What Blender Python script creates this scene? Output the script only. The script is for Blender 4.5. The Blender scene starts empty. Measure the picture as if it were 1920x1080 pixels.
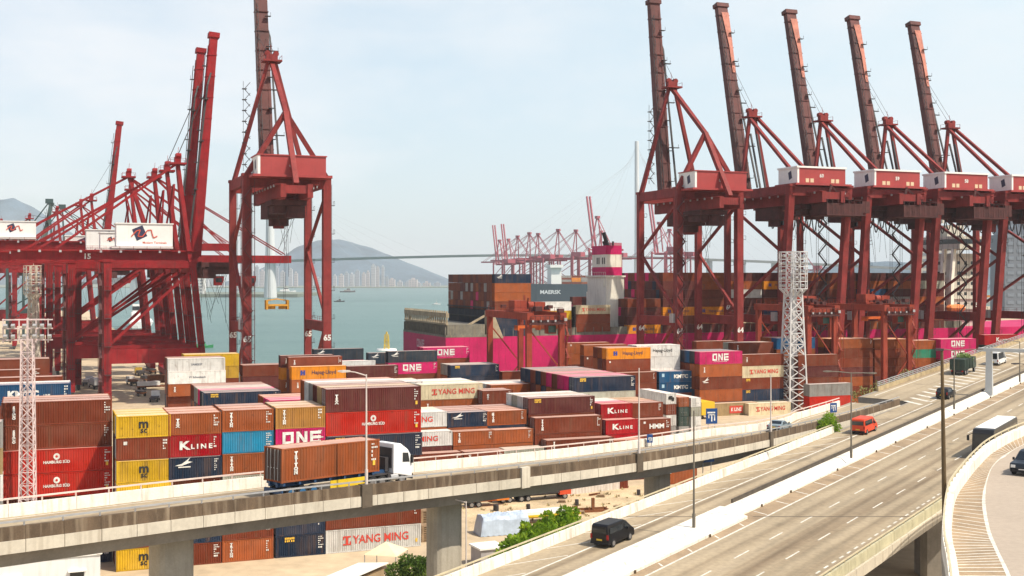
import bpy, math, random
from math import radians as R, sin, cos, pi
from mathutils import Vector, Matrix
random.seed(7)
SC = bpy.context.scene
COL = SC.collection

# ---------------------------------------------------------------- camera
EYE = 34.0
FOC = 2250.0
cam = bpy.data.cameras.new('camera'); cam.sensor_width = 36; cam.lens = 36 * FOC / 1920
cam.shift_y = -20 / 1920; cam.clip_start = 1; cam.clip_end = 40000
camo = bpy.data.objects.new('camera', cam); COL.objects.link(camo)
camo.location = (0, 0, EYE); camo.rotation_euler = (R(90), 0, 0)
SC.camera = camo
# ---------------------------------------------------------------- light
SUN_EL, SUN_AZ = R(54), R(-28)      # azimuth measured from +X towards +Y
sd = Vector((cos(SUN_EL) * cos(SUN_AZ), cos(SUN_EL) * sin(SUN_AZ), sin(SUN_EL)))
sun = bpy.data.lights.new('sun', 'SUN'); sun.energy = 5.0; sun.angle = R(0.55); sun.color = (1.0, .91, .765)
suno = bpy.data.objects.new('sun', sun); COL.objects.link(suno)
suno.rotation_euler = (-sd).to_track_quat('-Z', 'Y').to_euler()
W = bpy.data.worlds.new('World'); SC.world = W; W.use_nodes = True
nt = W.node_tree; nt.nodes.clear()
def N(nt, t, **k):
    n = nt.nodes.new(t)
    for a, b in k.items(): setattr(n, a, b)
    return n
def ramp(nt, stops):
    n = N(nt, 'ShaderNodeValToRGB'); e = n.color_ramp.elements
    while len(e) < len(stops): e.new(.5)
    for i, (p, c) in enumerate(stops):
        e[i].position = p; e[i].color = (c, c, c, 1) if not isinstance(c, tuple) else (*c, 1)
    return n
sky = N(nt, 'ShaderNodeTexSky', sky_type='NISHITA', sun_disc=False, sun_elevation=SUN_EL,
        sun_rotation=R(90) - SUN_AZ, altitude=30, air_density=1.0, dust_density=2.2, ozone_density=1.0)
bg = N(nt, 'ShaderNodeBackground'); bg.inputs[1].default_value = .15
tc = N(nt, 'ShaderNodeTexCoord'); mp = N(nt, 'ShaderNodeMapping'); mp.inputs['Scale'].default_value = (1.0, 1.0, 2.6)
cn = N(nt, 'ShaderNodeTexNoise'); cn.inputs['Scale'].default_value = 2.1; cn.inputs['Detail'].default_value = 7; cn.inputs['Roughness'].default_value = .55
cr = ramp(nt, [(.47, 0.0), (.64, 1.0)])
hz = N(nt, 'ShaderNodeMixRGB'); hz.blend_type = 'MIX'; hz.inputs[0].default_value = .5
mx = N(nt, 'ShaderNodeMixRGB'); mx.blend_type = 'MIX'
mul = N(nt, 'ShaderNodeMath', operation='MULTIPLY'); mul.inputs[1].default_value = .75
L = nt.links.new
L(tc.outputs['Generated'], mp.inputs[0]); L(mp.outputs[0], cn.inputs['Vector']); L(cn.outputs[0], cr.inputs[0])
L(cr.outputs[0], mul.inputs[0]); L(mul.outputs[0], mx.inputs[0])
sep = N(nt, 'ShaderNodeSeparateXYZ'); L(tc.outputs['Generated'], sep.inputs[0])
hr = N(nt, 'ShaderNodeMapRange'); hr.inputs[1].default_value = .24; hr.inputs[2].default_value = .62; hr.inputs[3].default_value = .74; hr.inputs[4].default_value = .04; L(sep.outputs['Z'], hr.inputs[0])
xr = N(nt, 'ShaderNodeMapRange'); xr.inputs[1].default_value = -.42; xr.inputs[2].default_value = .42; xr.inputs[3].default_value = .62; xr.inputs[4].default_value = 1.2; L(sep.outputs['X'], xr.inputs[0])
hm_ = N(nt, 'ShaderNodeMath', operation='MULTIPLY', use_clamp=True); L(hr.outputs[0], hm_.inputs[0]); L(xr.outputs[0], hm_.inputs[1]); L(hm_.outputs[0], hz.inputs[0])
L(sky.outputs[0], hz.inputs[1]); hz.inputs[2].default_value = (5.0, 5.8, 6.15, 1)
L(hz.outputs[0], mx.inputs[1]); mx.inputs[2].default_value = (5.7, 5.8, 5.95, 1)
L(mx.outputs[0], bg.inputs[0])
wo = N(nt, 'ShaderNodeOutputWorld'); L(bg.outputs[0], wo.inputs[0])
SC.view_settings.view_transform = 'Standard'; SC.view_settings.look = 'None'
SC.view_settings.exposure = 0.2; SC.view_settings.gamma = 1
SC.render.engine = 'CYCLES'
SC.cycles.volume_bounces = 0; SC.cycles.max_bounces = 6; SC.cycles.use_denoising = True
SC.cycles.volume_step_rate = 10

# ---------------------------------------------------------------- frames of reference
TH = R(21.5); CT, ST = cos(TH), sin(TH)
def uv(u, v, z=0.0): return Vector((u * CT - v * ST, u * ST + v * CT, z))     # quay axes -> world
def to_uv(p): return (p[0] * CT + p[1] * ST, -p[0] * ST + p[1] * CT)
def gp(x, y, z=0.0):                                                          # sight line meets level z
    Y = FOC * (EYE - z) / (y - 520.0); return Vector(((x - 960) / FOC * Y, Y, z))
def dp(x, y, Y): return Vector(((x - 960) / FOC * Y, Y, EYE - (y - 520.0) / FOC * Y))
def u_at(x, v):
    k = (x - 960) / FOC; return v * (ST + k * CT) / (CT - k * ST)
def z_at(x, y, v):
    u = u_at(x, v); return EYE - (y - 520.0) / FOC * (u * ST + v * CT)

# ---------------------------------------------------------------- materials
MATS = {}
def mat(name, rgb, rough=.6, var=.15, scale=.8, metal=0.0, streak=0.0, sc=(.10, .05, .03), rnd=0.0, bump=0.0, stretch=None, spec=.4, fine=0.0, rust=0.0, fade=0.0):
    if name in MATS: return MATS[name]
    m = bpy.data.materials.new(name); m.use_nodes = True; nt = m.node_tree; L = nt.links.new
    b = nt.nodes['Principled BSDF']
    b.inputs['Roughness'].default_value = rough; b.inputs['Metallic'].default_value = metal
    b.inputs['Specular IOR Level'].default_value = spec
    tc = N(nt, 'ShaderNodeTexCoord'); oi = N(nt, 'ShaderNodeObjectInfo')
    w = N(nt, 'ShaderNodeMath', operation='MULTIPLY'); L(oi.outputs['Random'], w.inputs[0]); w.inputs[1].default_value = 37
    vec = tc.outputs['Object']
    if stretch:
        mp = N(nt, 'ShaderNodeMapping'); mp.inputs['Scale'].default_value = stretch; L(vec, mp.inputs[0]); v1 = mp.outputs[0]
    else: v1 = vec
    n1 = N(nt, 'ShaderNodeTexNoise', noise_dimensions='4D'); n1.inputs['Scale'].default_value = scale; n1.inputs['Detail'].default_value = 6
    n1.inputs['Roughness'].default_value = .62
    L(v1, n1.inputs['Vector']); L(w.outputs[0], n1.inputs['W'])
    lo = tuple(c * (1 - var) for c in rgb); hi = tuple(min(1, c * (1 + var * .8)) for c in rgb)
    r = ramp(nt, [(.32, lo), (.68, hi)]); L(n1.outputs[0], r.inputs[0]); out = r.outputs[0]
    if fine:
        nf = N(nt, 'ShaderNodeTexNoise'); nf.inputs['Scale'].default_value = scale * 14; nf.inputs['Detail'].default_value = 4; L(vec, nf.inputs['Vector'])
        rf = ramp(nt, [(.3, 1 - fine), (.7, 1 + fine)]); L(nf.outputs[0], rf.inputs[0])
        mf = N(nt, 'ShaderNodeMixRGB', blend_type='MULTIPLY'); mf.inputs[0].default_value = 1; L(out, mf.inputs[1]); L(rf.outputs[0], mf.inputs[2]); out = mf.outputs[0]
    if streak:
        mp2 = N(nt, 'ShaderNodeMapping'); mp2.inputs['Scale'].default_value = (2.2, 2.2, .18); L(vec, mp2.inputs[0])
        n2 = N(nt, 'ShaderNodeTexNoise', noise_dimensions='4D'); n2.inputs['Scale'].default_value = 1.0; n2.inputs['Detail'].default_value = 5
        L(mp2.outputs[0], n2.inputs['Vector']); L(w.outputs[0], n2.inputs['W'])
        r2 = ramp(nt, [(.52, 0.0), (.74, streak)]); L(n2.outputs[0], r2.inputs[0])
        mm = N(nt, 'ShaderNodeMixRGB'); L(r2.outputs[0], mm.inputs[0]); L(out, mm.inputs[1]); mm.inputs[2].default_value = (*sc, 1); out = mm.outputs[0]
    if fade:
        nf = N(nt, 'ShaderNodeTexNoise', noise_dimensions='4D'); nf.inputs['Scale'].default_value = .33; nf.inputs['Detail'].default_value = 3; L(vec, nf.inputs['Vector']); L(w.outputs[0], nf.inputs['W'])
        rf = ramp(nt, [(.42, 0.0), (.72, fade)]); L(nf.outputs[0], rf.inputs[0]); mf = N(nt, 'ShaderNodeMixRGB'); L(rf.outputs[0], mf.inputs[0]); L(out, mf.inputs[1]); mf.inputs[2].default_value = (.36, .26, .2, 1); out = mf.outputs[0]
    if rust:
        n4 = N(nt, 'ShaderNodeTexNoise', noise_dimensions='4D'); n4.inputs['Scale'].default_value = 1.9; n4.inputs['Detail'].default_value = 7; n4.inputs['Roughness'].default_value = .7; L(vec, n4.inputs['Vector']); L(w.outputs[0], n4.inputs['W'])
        r4 = ramp(nt, [(.60, 0.0), (.69, rust)]); L(n4.outputs[0], r4.inputs[0]); m4 = N(nt, 'ShaderNodeMixRGB'); L(r4.outputs[0], m4.inputs[0]); L(out, m4.inputs[1]); m4.inputs[2].default_value = (.085, .032, .016, 1); out = m4.outputs[0]
    if rnd:
        hs = N(nt, 'ShaderNodeHueSaturation'); mr = N(nt, 'ShaderNodeMapRange'); L(oi.outputs['Random'], mr.inputs[0])
        mr.inputs[3].default_value = 1 - rnd; mr.inputs[4].default_value = 1 + rnd
        L(mr.outputs[0], hs.inputs['Value']); L(out, hs.inputs['Color']); out = hs.outputs[0]
    L(out, b.inputs['Base Color'])
    if bump:
        bp = N(nt, 'ShaderNodeBump'); bp.inputs['Strength'].default_value = bump; bp.inputs['Distance'].default_value = .05
        L(n1.outputs[0], bp.inputs['Height']); L(bp.outputs[0], b.inputs['Normal'])
    MATS[name] = m; return m

# ---------------------------------------------------------------- mesh building
class MB:
    def __init__(s): s.v = []; s.f = []; s.m = []
    def add(s, vs, fs, m=0):
        o = len(s.v); s.v += [tuple(p) for p in vs]
        for q in fs: s.f.append(tuple(o + i for i in q)); s.m.append(m)
        return s
    def box(s, x0, x1, y0, y1, z0, z1, m=0):
        return s.add([(x0, y0, z0), (x1, y0, z0), (x1, y1, z0), (x0, y1, z0), (x0, y0, z1), (x1, y0, z1), (x1, y1, z1), (x0, y1, z1)],
                     [(0, 3, 2, 1), (4, 5, 6, 7), (0, 1, 5, 4), (1, 2, 6, 5), (2, 3, 7, 6), (3, 0, 4, 7)], m)
    def bar(s, p, q, w, h=None, m=0, w2=None, h2=None, up=(0, 0, 1)):
        p, q = Vector(p), Vector(q); d = (q - p)
        if d.length < 1e-6: return s
        d.normalize(); h = w if h is None else h; w2 = w if w2 is None else w2; h2 = h if h2 is None else h2
        up = Vector(up)
        if abs(d.dot(up)) > .98: up = Vector((1, 0, 0)) if abs(d.x) < .9 else Vector((0, 1, 0))
        a = d.cross(up).normalized(); b = a.cross(d).normalized()
        vs = []
        for c, ww, hh in ((p, w, h), (q, w2, h2)):
            for sa, sb in ((-1, -1), (1, -1), (1, 1), (-1, 1)): vs.append(c + a * (sa * ww / 2) + b * (sb * hh / 2))
        return s.add(vs, [(0, 3, 2, 1), (4, 5, 6, 7), (0, 1, 5, 4), (1, 2, 6, 5), (2, 3, 7, 6), (3, 0, 4, 7)], m)
    def cyl(s, p, q, r, n=8, r2=None, m=0, caps=True):
        p, q = Vector(p), Vector(q); d = (q - p).normalized(); r2 = r if r2 is None else r2
        up = Vector((0, 0, 1)) if abs(d.z) < .95 else Vector((1, 0, 0))
        a = d.cross(up).normalized(); b = a.cross(d)
        vs = [c + (a * cos(2 * pi * i / n) + b * sin(2 * pi * i / n)) * rr for c, rr in ((p, r), (q, r2)) for i in range(n)]
        fs = [(i, (i + 1) % n, n + (i + 1) % n, n + i) for i in range(n)]
        if caps: fs += [tuple(range(n - 1, -1, -1)), tuple(range(n, 2 * n))]
        return s.add(vs, fs, m)
    def prism(s, pts, y0, y1, m=0):            # outline in x,z swept along y
        n = len(pts); vs = [(x, y0, z) for x, z in pts] + [(x, y1, z) for x, z in pts]
        fs = [(i, (i + 1) % n, n + (i + 1) % n, n + i) for i in range(n)] + [tuple(range(n - 1, -1, -1)), tuple(range(n, 2 * n))]
        return s.add(vs, fs, m)
    def loft(s, rings, m=0, closed=True, caps=True):
        n = len(rings[0]); vs = [p for r in rings for p in r]; fs = []
        for k in range(len(rings) - 1):
            for i in range(n if closed else n - 1):
                j = (i + 1) % n; fs.append((k * n + i, k * n + j, (k + 1) * n + j, (k + 1) * n + i))
        if caps and closed: fs += [tuple(range(n - 1, -1, -1)), tuple(range((len(rings) - 1) * n, len(rings) * n))]
        return s.add(vs, fs, m)
    def mesh(s, name, smooth=False):
        me = bpy.data.meshes.new(name); me.from_pydata(s.v, [], s.f); me.update()
        if any(s.m): me.polygons.foreach_set('material_index', s.m)
        if smooth: me.polygons.foreach_set('use_smooth', [True] * len(me.polygons))
        return me
    def ob(s, name, mats, parent=None, loc=None, rz=None, smooth=False):
        o = mobj(name, s.mesh(name, smooth), mats, parent)
        if loc is not None: o.location = loc
        if rz is not None: o.rotation_euler = (0, 0, rz)
        return o
def mobj(name, me, mats, parent=None):
    if not isinstance(mats, (list, tuple)): mats = [mats]
    fresh = len(me.materials) == 0
    o = bpy.data.objects.new(name, me); COL.objects.link(o)
    if fresh:
        for m in mats: me.materials.append(m)
    else:
        for i, m in enumerate(mats):
            if me.materials[i] is not m: o.material_slots[i].link = 'OBJECT'; o.material_slots[i].material = m
    if parent: o.parent = parent
    return o
def tag(o, label=None, cat=None, group=None, kind=None):
    if label: o['label'] = label
    if cat: o['category'] = cat
    if group: o['group'] = group
    if kind: o['kind'] = kind
    return o
def thing(name, label, cat, loc=(0, 0, 0), rz=0.0, group=None):
    o = bpy.data.objects.new(name, None); o.empty_display_size = .5; COL.objects.link(o)
    o.location = loc; o.rotation_euler = (0, 0, rz); return tag(o, label, cat, group)
def clone(src, loc, rz, label, group=None):
    r = src.copy(); COL.objects.link(r); r.location = loc; r.rotation_euler = (0, 0, rz); r['label'] = label
    if group: r['group'] = group
    for ch in list(src.children):
        c = ch.copy(); COL.objects.link(c); c.parent = r
        for g in list(ch.children):
            d = g.copy(); COL.objects.link(d); d.parent = c
    return r
def setmat(o, i, m): o.material_slots[i].link = 'OBJECT'; o.material_slots[i].material = m
_T = {}
def text_mesh(txt, size, bold=0.0, sx=1.0):
    """text lying in local x,z, centred, facing -y"""
    key = (txt, size, bold, sx)
    if key in _T: return _T[key]
    cu = bpy.data.curves.new('lettering', 'FONT'); cu.body = txt; cu.size = size; cu.align_x = 'CENTER'; cu.align_y = 'CENTER'
    cu.offset = bold; cu.resolution_u = 2; cu.space_line = .8
    o = bpy.data.objects.new('lettering', cu); COL.objects.link(o)
    dg = bpy.context.evaluated_depsgraph_get(); me = bpy.data.meshes.new_from_object(o.evaluated_get(dg))
    bpy.data.objects.remove(o); bpy.data.curves.remove(cu)
    me.materials.clear()
    me.transform(Matrix(((sx, 0, 0, 0), (0, 0, -1, 0), (0, 1, 0, 0), (0, 0, 0, 1))))
    _T[key] = me; return me
def text(txt, size, m, parent, loc, rz=0.0, bold=0.0, sx=1.0, name='lettering', rot=None):
    o = mobj(name, text_mesh(txt, size, bold, sx), m, parent); o.location = loc
    o.rotation_euler = rot if rot else (0, 0, rz); return o

def leafmat(name, rgb, tr=.45):
    m = bpy.data.materials.new(name); m.use_nodes = True; nt = m.node_tree; L = nt.links.new; b = nt.nodes['Principled BSDF']; b.inputs['Roughness'].default_value = .55; b.inputs['Specular IOR Level'].default_value = .25
    tc = N(nt, 'ShaderNodeTexCoord'); n = N(nt, 'ShaderNodeTexNoise'); n.inputs['Scale'].default_value = 1.1; n.inputs['Detail'].default_value = 8; L(tc.outputs['Object'], n.inputs['Vector'])
    r = ramp(nt, [(.33, tuple(c * .45 for c in rgb)), (.5, rgb), (.68, (min(1, rgb[0] * 1.7), rgb[1] * 1.3, rgb[2]))]); L(n.outputs[0], r.inputs[0]); L(r.outputs[0], b.inputs['Base Color'])
    t = N(nt, 'ShaderNodeBsdfTranslucent'); L(r.outputs[0], t.inputs[0]); mx = N(nt, 'ShaderNodeMixShader'); mx.inputs[0].default_value = tr; L(b.outputs[0], mx.inputs[1]); L(t.outputs[0], mx.inputs[2]); L(mx.outputs[0], nt.nodes['Material Output'].inputs[0]); return m
M_WHITE = mat('white_paint', (.78, .77, .73), .55, .06, 1.2, streak=.2, sc=(.4, .33, .25))
M_MARK = mat('white_marking', (.68, .66, .61), .75, .4, 1.6, fine=.18)
M_LINE = mat('worn_road_paint', (.60, .565, .49), .8, .3, 1.6, fine=.2)
M_MARKY = mat('yellow_marking', (.75, .45, .05), .6, .1, 2.0)
M_BLACK = mat('black_rubber', (.018, .018, .02), .8, .2, 3)
M_DARK = mat('dark_steel', (.045, .04, .042), .6, .3, 1.5)
M_GLASS = mat('dark_glass', (.015, .02, .025), .12, .1, 1, spec=.6)
M_STEEL = mat('galvanised_steel', (.42, .42, .42), .45, .12, 1.2, metal=.4)
M_CONC = mat('pale_concrete', (.54, .485, .39), .85, .16, .3, streak=.5, sc=(.25, .2, .14), fine=.05)
M_PARA = mat('white_concrete', (.72, .68, .60), .85, .16, .5, streak=.7, sc=(.36, .27, .18), fine=.07)
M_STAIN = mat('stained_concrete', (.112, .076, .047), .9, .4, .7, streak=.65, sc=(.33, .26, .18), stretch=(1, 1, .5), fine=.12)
M_CDARK = mat('grey_concrete', (.27, .24, .20), .9, .2, .35, streak=.3, sc=(.14, .12, .09), fine=.06)
M_YARD = mat('yard_concrete', (.47, .37, .245), .92, .18, .035, fine=.13)
# ================================================================ SETTING
def road_mat(tracks=False):
    m = bpy.data.materials.new('worn_road_surface' if tracks else 'road_surface'); m.use_nodes = True; nt = m.node_tree; L = nt.links.new; b = nt.nodes['Principled BSDF']
    b.inputs['Roughness'].default_value = .9
    tc = N(nt, 'ShaderNodeTexCoord'); mp = N(nt, 'ShaderNodeMapping'); mp.inputs['Rotation'].default_value = (0, 0, R(-55)); mp.inputs['Scale'].default_value = (.012, .55, 1)
    vm = N(nt, 'ShaderNodeMapping'); vm.inputs['Rotation'].default_value = (0, 0, R(-55)); L(tc.outputs['Object'], vm.inputs[0])
    vs = N(nt, 'ShaderNodeMapping'); vs.inputs['Scale'].default_value = (.014, .6, .1); L(vm.outputs[0], vs.inputs[0])
    n = N(nt, 'ShaderNodeTexNoise'); n.inputs['Scale'].default_value = 1; n.inputs['Detail'].default_value = 5; L(vs.outputs[0], n.inputs['Vector'])
    r = ramp(nt, [(.30, (.205, .148, .09)), (.50, (.335, .267, .175)), (.75, (.38, .305, .207))]); L(n.outputs[0], r.inputs[0])
    n2 = N(nt, 'ShaderNodeTexNoise'); n2.inputs['Scale'].default_value = 2.2; n2.inputs['Detail'].default_value = 8; L(tc.outputs['Object'], n2.inputs['Vector'])
    r2 = ramp(nt, [(.3, .86), (.7, 1.1)]); L(n2.outputs[0], r2.inputs[0])
    mm = N(nt, 'ShaderNodeMixRGB', blend_type='MULTIPLY'); mm.inputs[0].default_value = 1; L(r.outputs[0], mm.inputs[1]); L(r2.outputs[0], mm.inputs[2])
    n3 = N(nt, 'ShaderNodeTexNoise'); n3.inputs['Scale'].default_value = .09; n3.inputs['Detail'].default_value = 4; L(tc.outputs['Object'], n3.inputs['Vector'])
    r3 = ramp(nt, [(.35, .88), (.65, 1.06)]); L(n3.outputs[0], r3.inputs[0])
    m3 = N(nt, 'ShaderNodeMixRGB', blend_type='MULTIPLY'); m3.inputs[0].default_value = 1; L(mm.outputs[0], m3.inputs[1]); L(r3.outputs[0], m3.inputs[2])
    out = m3.outputs[0]
    if tracks:                                  # tyre worn wheel tracks and an oily nearside strip, fixed to the lanes
        sp = N(nt, 'ShaderNodeSeparateXYZ'); L(vm.outputs[0], sp.inputs[0]); mr = N(nt, 'ShaderNodeMapRange'); L(sp.outputs['Y'], mr.inputs[0])
        mr.inputs[1].default_value = 30; mr.inputs[2].default_value = 60
        pos = [(33.9, .9, .50), (35.9, .5, .70), (37.35, .5, .76), (39.35, .5, .70), (40.85, .5, .73), (42.9, .5, .76), (44.4, .5, .82), (50.7, .5, .58), (52.3, .5, .60)]
        st = [(0.0, 1.0)]
        for c, w_, d_ in pos: st += [((c - w_ - 30) / 30, 1.0), ((c - 30) / 30, d_), ((c + w_ - 30) / 30, 1.0)]
        rt = ramp(nt, st); L(mr.outputs[0], rt.inputs[0])
        n5 = N(nt, 'ShaderNodeTexNoise'); n5.inputs['Scale'].default_value = .12; n5.inputs['Detail'].default_value = 4; L(tc.outputs['Object'], n5.inputs['Vector']); r5 = ramp(nt, [(.35, .35), (.65, 1.0)]); L(n5.outputs[0], r5.inputs[0])
        m5 = N(nt, 'ShaderNodeMixRGB', blend_type='MULTIPLY'); L(r5.outputs[0], m5.inputs[0]); L(out, m5.inputs[1]); L(rt.outputs[0], m5.inputs[2]); out = m5.outputs[0]
        n6 = N(nt, 'ShaderNodeTexNoise'); n6.inputs['Scale'].default_value = .35; n6.inputs['Detail'].default_value = 5; L(tc.outputs['Object'], n6.inputs['Vector']); r6 = ramp(nt, [(.64, 1.0), (.72, .72)]); L(n6.outputs[0], r6.inputs[0])
        m6 = N(nt, 'ShaderNodeMixRGB', blend_type='MULTIPLY'); m6.inputs[0].default_value = 1; L(out, m6.inputs[1]); L(r6.outputs[0], m6.inputs[2]); out = m6.outputs[0]
    L(out, b.inputs['Base Color']); return m
M_ROAD = road_mat(); M_HWY = road_mat(True)
def water_mat():
    m = bpy.data.materials.new('harbour_water'); m.use_nodes = True; nt = m.node_tree; L = nt.links.new; b = nt.nodes['Principled BSDF']
    b.inputs['Base Color'].default_value = (.085, .21, .20, 1); b.inputs['Roughness'].default_value = .28; b.inputs['IOR'].default_value = 1.33
    tc = N(nt, 'ShaderNodeTexCoord'); mp = N(nt, 'ShaderNodeMapping'); mp.inputs['Scale'].default_value = (.05, .11, .1); L(tc.outputs['Object'], mp.inputs[0])
    n = N(nt, 'ShaderNodeTexNoise'); n.inputs['Scale'].default_value = 1; n.inputs['Detail'].default_value = 9; n.inputs['Roughness'].default_value = .7; L(mp.outputs[0], n.inputs['Vector'])
    bp = N(nt, 'ShaderNodeBump'); bp.inputs['Strength'].default_value = .6; bp.inputs['Distance'].default_value = 4; L(n.outputs[0], bp.inputs['Height']); L(bp.outputs[0], b.inputs['Normal'])
    mp2 = N(nt, 'ShaderNodeMapping'); mp2.inputs['Scale'].default_value = (.0022, .012, .1); L(tc.outputs['Object'], mp2.inputs[0])
    n2 = N(nt, 'ShaderNodeTexNoise'); n2.inputs['Scale'].default_value = 1; n2.inputs['Detail'].default_value = 5; L(mp2.outputs[0], n2.inputs['Vector'])
    r = ramp(nt, [(.3, (.040, .112, .100)), (.7, (.082, .165, .145))]); L(n2.outputs[0], r.inputs[0]); L(r.outputs[0], b.inputs['Base Color']); return m
# ---- ground and water
QU, QV = 46.0, 343.0            # the corner of the quay in quay axes
g = MB()
gpts = [uv(-900, -250), uv(1500, -250), uv(1500, QV), uv(QU, QV), uv(QU, 1300), uv(-900, 1300)]
n = len(gpts)
g.add(gpts + [Vector((p.x, p.y, -6)) for p in gpts], [tuple(range(n))] + [(i, (i + 1) % n, n + (i + 1) % n, n + i) for i in range(n)])
ground = g.ob('ground', M_YARD); tag(ground, kind='structure')
w = MB(); NR = 48; RR = 14000
w.add([(0, 0, -5)] + [(RR * cos(2 * pi * i / NR), RR * sin(2 * pi * i / NR), -5) for i in range(NR)], [(0, i + 1, (i + 1) % NR + 1) for i in range(NR)])
tag(w.ob('water', water_mat()), kind='structure')

# ---- expressway axes: s along the road (55 deg), t across it, plane tilted with the ground behind
HD = (cos(R(54.8)), sin(R(54.8)))
def hw(s, t, h=0.0):
    X = s * HD[0] + t * HD[1]; Y = s * HD[1] - t * HD[0]; return Vector((X, Y, 6.5 + .045 * Y + h))
def hwpx(x, y):
    Y = FOC * 27.5 / (y - 520 + FOC * .045); X = (x - 960) / FOC * Y
    return X * HD[0] + Y * HD[1], X * HD[1] - Y * HD[0]
SS = [40 + 8 * i for i in range(49)]
def hstrip(t0, t1, s0, s1, h=0.0, step=8.0, mb=None, m=0):
    mb = mb or MB(); k = max(1, int(math.ceil((s1 - s0) / step)))
    ss = [s0 + (s1 - s0) * i / k for i in range(k + 1)]
    vs = []
    for s in ss: vs += [hw(s, t0, h), hw(s, t1, h)]
    return mb.add(vs, [(2 * i, 2 * i + 1, 2 * i + 3, 2 * i + 2) for i in range(k)], m)
def hwall(prof, s0, s1, mb=None, step=8.0, m=0, gap=0.0):
    """closed profile of (t,h) swept along the road"""
    mb = mb or MB(); k = max(1, int(math.ceil((s1 - s0) / step)))
    for i in range(k if gap else 1):
        a, b_ = (s0 + (s1 - s0) * i / k + gap, s0 + (s1 - s0) * (i + 1) / k - gap) if gap else (s0, s1)
        kk = 1 if gap else k
        mb.loft([[hw(a + (b_ - a) * j / kk, t, h) for t, h in prof] for j in range(kk + 1)], m)
    return mb
TL, TM0, TM1, TRI = -56.2, -49.4, -46.5, -33.1
rd = hstrip(TL, TM0, 40, 187); hstrip(-64.2, TM0, 187, 430, mb=rd); hstrip(-47.4, TRI, 40, 430, mb=rd)
tag(rd.ob('road', M_HWY), kind='structure')
mk = MB()
def hline(t0, t1, s0, s1, mb=mk): hstrip(t0, t1, s0, s1, .006, mb=mb)
hline(-53.35, -53.15, 40, 187); hline(-45.5, -45.3, 40, 430); hline(-49.95, -49.8, 105, 430)
for i in range(40):
    s = 55 + i * 7.2
    hline(-41.95, -41.8, s, s + 2.9); hline(-38.4, -38.25, s + 2.2, s + 5.1)
for i in range(130): hline(-34.9, -34.72, 82 + i * 1.75, 82.9 + i * 1.75)
hline(-34.9, -34.72, 40, 79)
def hquad(a, b, wd, mb=mk):                 # slanted painted bar
    (s0, t0), (s1, t1) = a, b; d = math.hypot(s1 - s0, t1 - t0); nx, nt_ = -(t1 - t0) / d * wd / 2, (s1 - s0) / d * wd / 2
    mb.add([hw(s0 + nx, t0 + nt_, .007), hw(s1 + nx, t1 + nt_, .007), hw(s1 - nx, t1 - nt_, .007), hw(s0 - nx, t0 - nt_, .007)], [(0, 1, 2, 3)])
for i in range(16): hquad((66 + i * 6.2, -56.1), (71.5 + i * 6.2, -53.5), .12)
for i in range(60): s = 55 + i * 5.2; hquad((s, -46.3 if s < 104 else -47.2), (s - .6, -45.6), .16)
for i in range(14): hquad((187 + i * 4.0, -57.4 - .24 * i), (184.5 + i * 4.0, -54.2 - .05 * i), .8)
hline(-54.0, -53.8, 188, 245)
for i in range(10): hquad((246 + i * 5, -60.4), (243 + i * 5, -57.6), .8)
hline(-63.2, -63.0, 190, 430)
tag(mk.ob('road_marking', M_LINE), kind='structure')
sh = MB(); hstrip(-46.45, -45.5, 40, 104, .004, mb=sh); hstrip(-47.35, -45.5, 104, 430, .004, mb=sh); hstrip(-34.5, -33.2, 40, 145, .004, mb=sh)
tag(sh.ob('road_shoulder', mat('tan_shoulder', (.31, .225, .14), .9, .3, .5, fine=.1)), kind='structure')
# expansion joint and oil darkened nearside lane
jm = MB()
def tY(t, Y, h): X = (Y / HD[1] + t * HD[0] / HD[1]) * HD[0] + t * HD[1]; return Vector((X, Y, 6.5 + .045 * Y + h))
for Yj in (112.5, 168.0):
    for t0, t1 in ((-56.1, -49.5), (-46.4 if Yj < 130 else -47.3, -33.2)): jm.add([tY(t0, Yj - .09, .009), tY(t1, Yj - .09, .009), tY(t1, Yj + .09, .009), tY(t0, Yj + .09, .009)], [(0, 1, 2, 3)])
tag(jm.ob('expansion_joint', mat('joint_rubber', (.10, .08, .06), .9, .2, 1)), kind='structure')
# ---- expressway structure
ex = thing('elevated_expressway', 'wide elevated concrete expressway rising to the right across the foreground', 'elevated road', hw(150, -45, 0) * 1)
ex.location = (0, 0, 0)
dk = MB(); hwall([(-56.6, -.02), (-49.2, -.02), (-49.2, -.9), (-50.5, -1.0), (-51.5, -2.2), (-55, -2.2), (-56, -1.0), (-56.6, -.9)], 40, 187, dk)
hwall([(-64.8, -.02), (-49.2, -.02), (-49.2, -.9), (-50.5, -1.0), (-51.5, -2.2), (-61, -2.2), (-63, -1.0), (-64.8, -.9)], 187.1, 430, dk)
hwall([(-47.6, -.02), (-33.0, -.02), (-33.0, -1.0), (-34.6, -1.15), (-36, -2.6), (-44, -2.6), (-45.4, -1.1), (-47.6, -.9)], 40, 430, dk)
dk.ob('deck', M_CDARK, ex)
p = MB(); hwall([(-56.2, 0), (-56.28, .85), (-56.5, .85), (-56.55, 0)], 40, 153, p, step=3.6, gap=.02); p.ob('parapet', M_PARA, ex)
p = MB(); hwall([(-33.1, 0), (-33.12, .85), (-32.82, .85), (-32.8, 0)], 40, 430, p, step=3.0, gap=.02)
p.ob('parapet', mat('mossy_concrete', (.46, .43, .29), .9, .2, .6, streak=.4, sc=(.16, .14, .08)), ex)
p = MB(); hwall([(-32.95, -.02), (-32.62, -.02), (-32.62, -.95), (-32.95, -.95)], 40, 430, p, step=4.5, gap=.03); p.ob('fascia_panel', M_CONC, ex)
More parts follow.
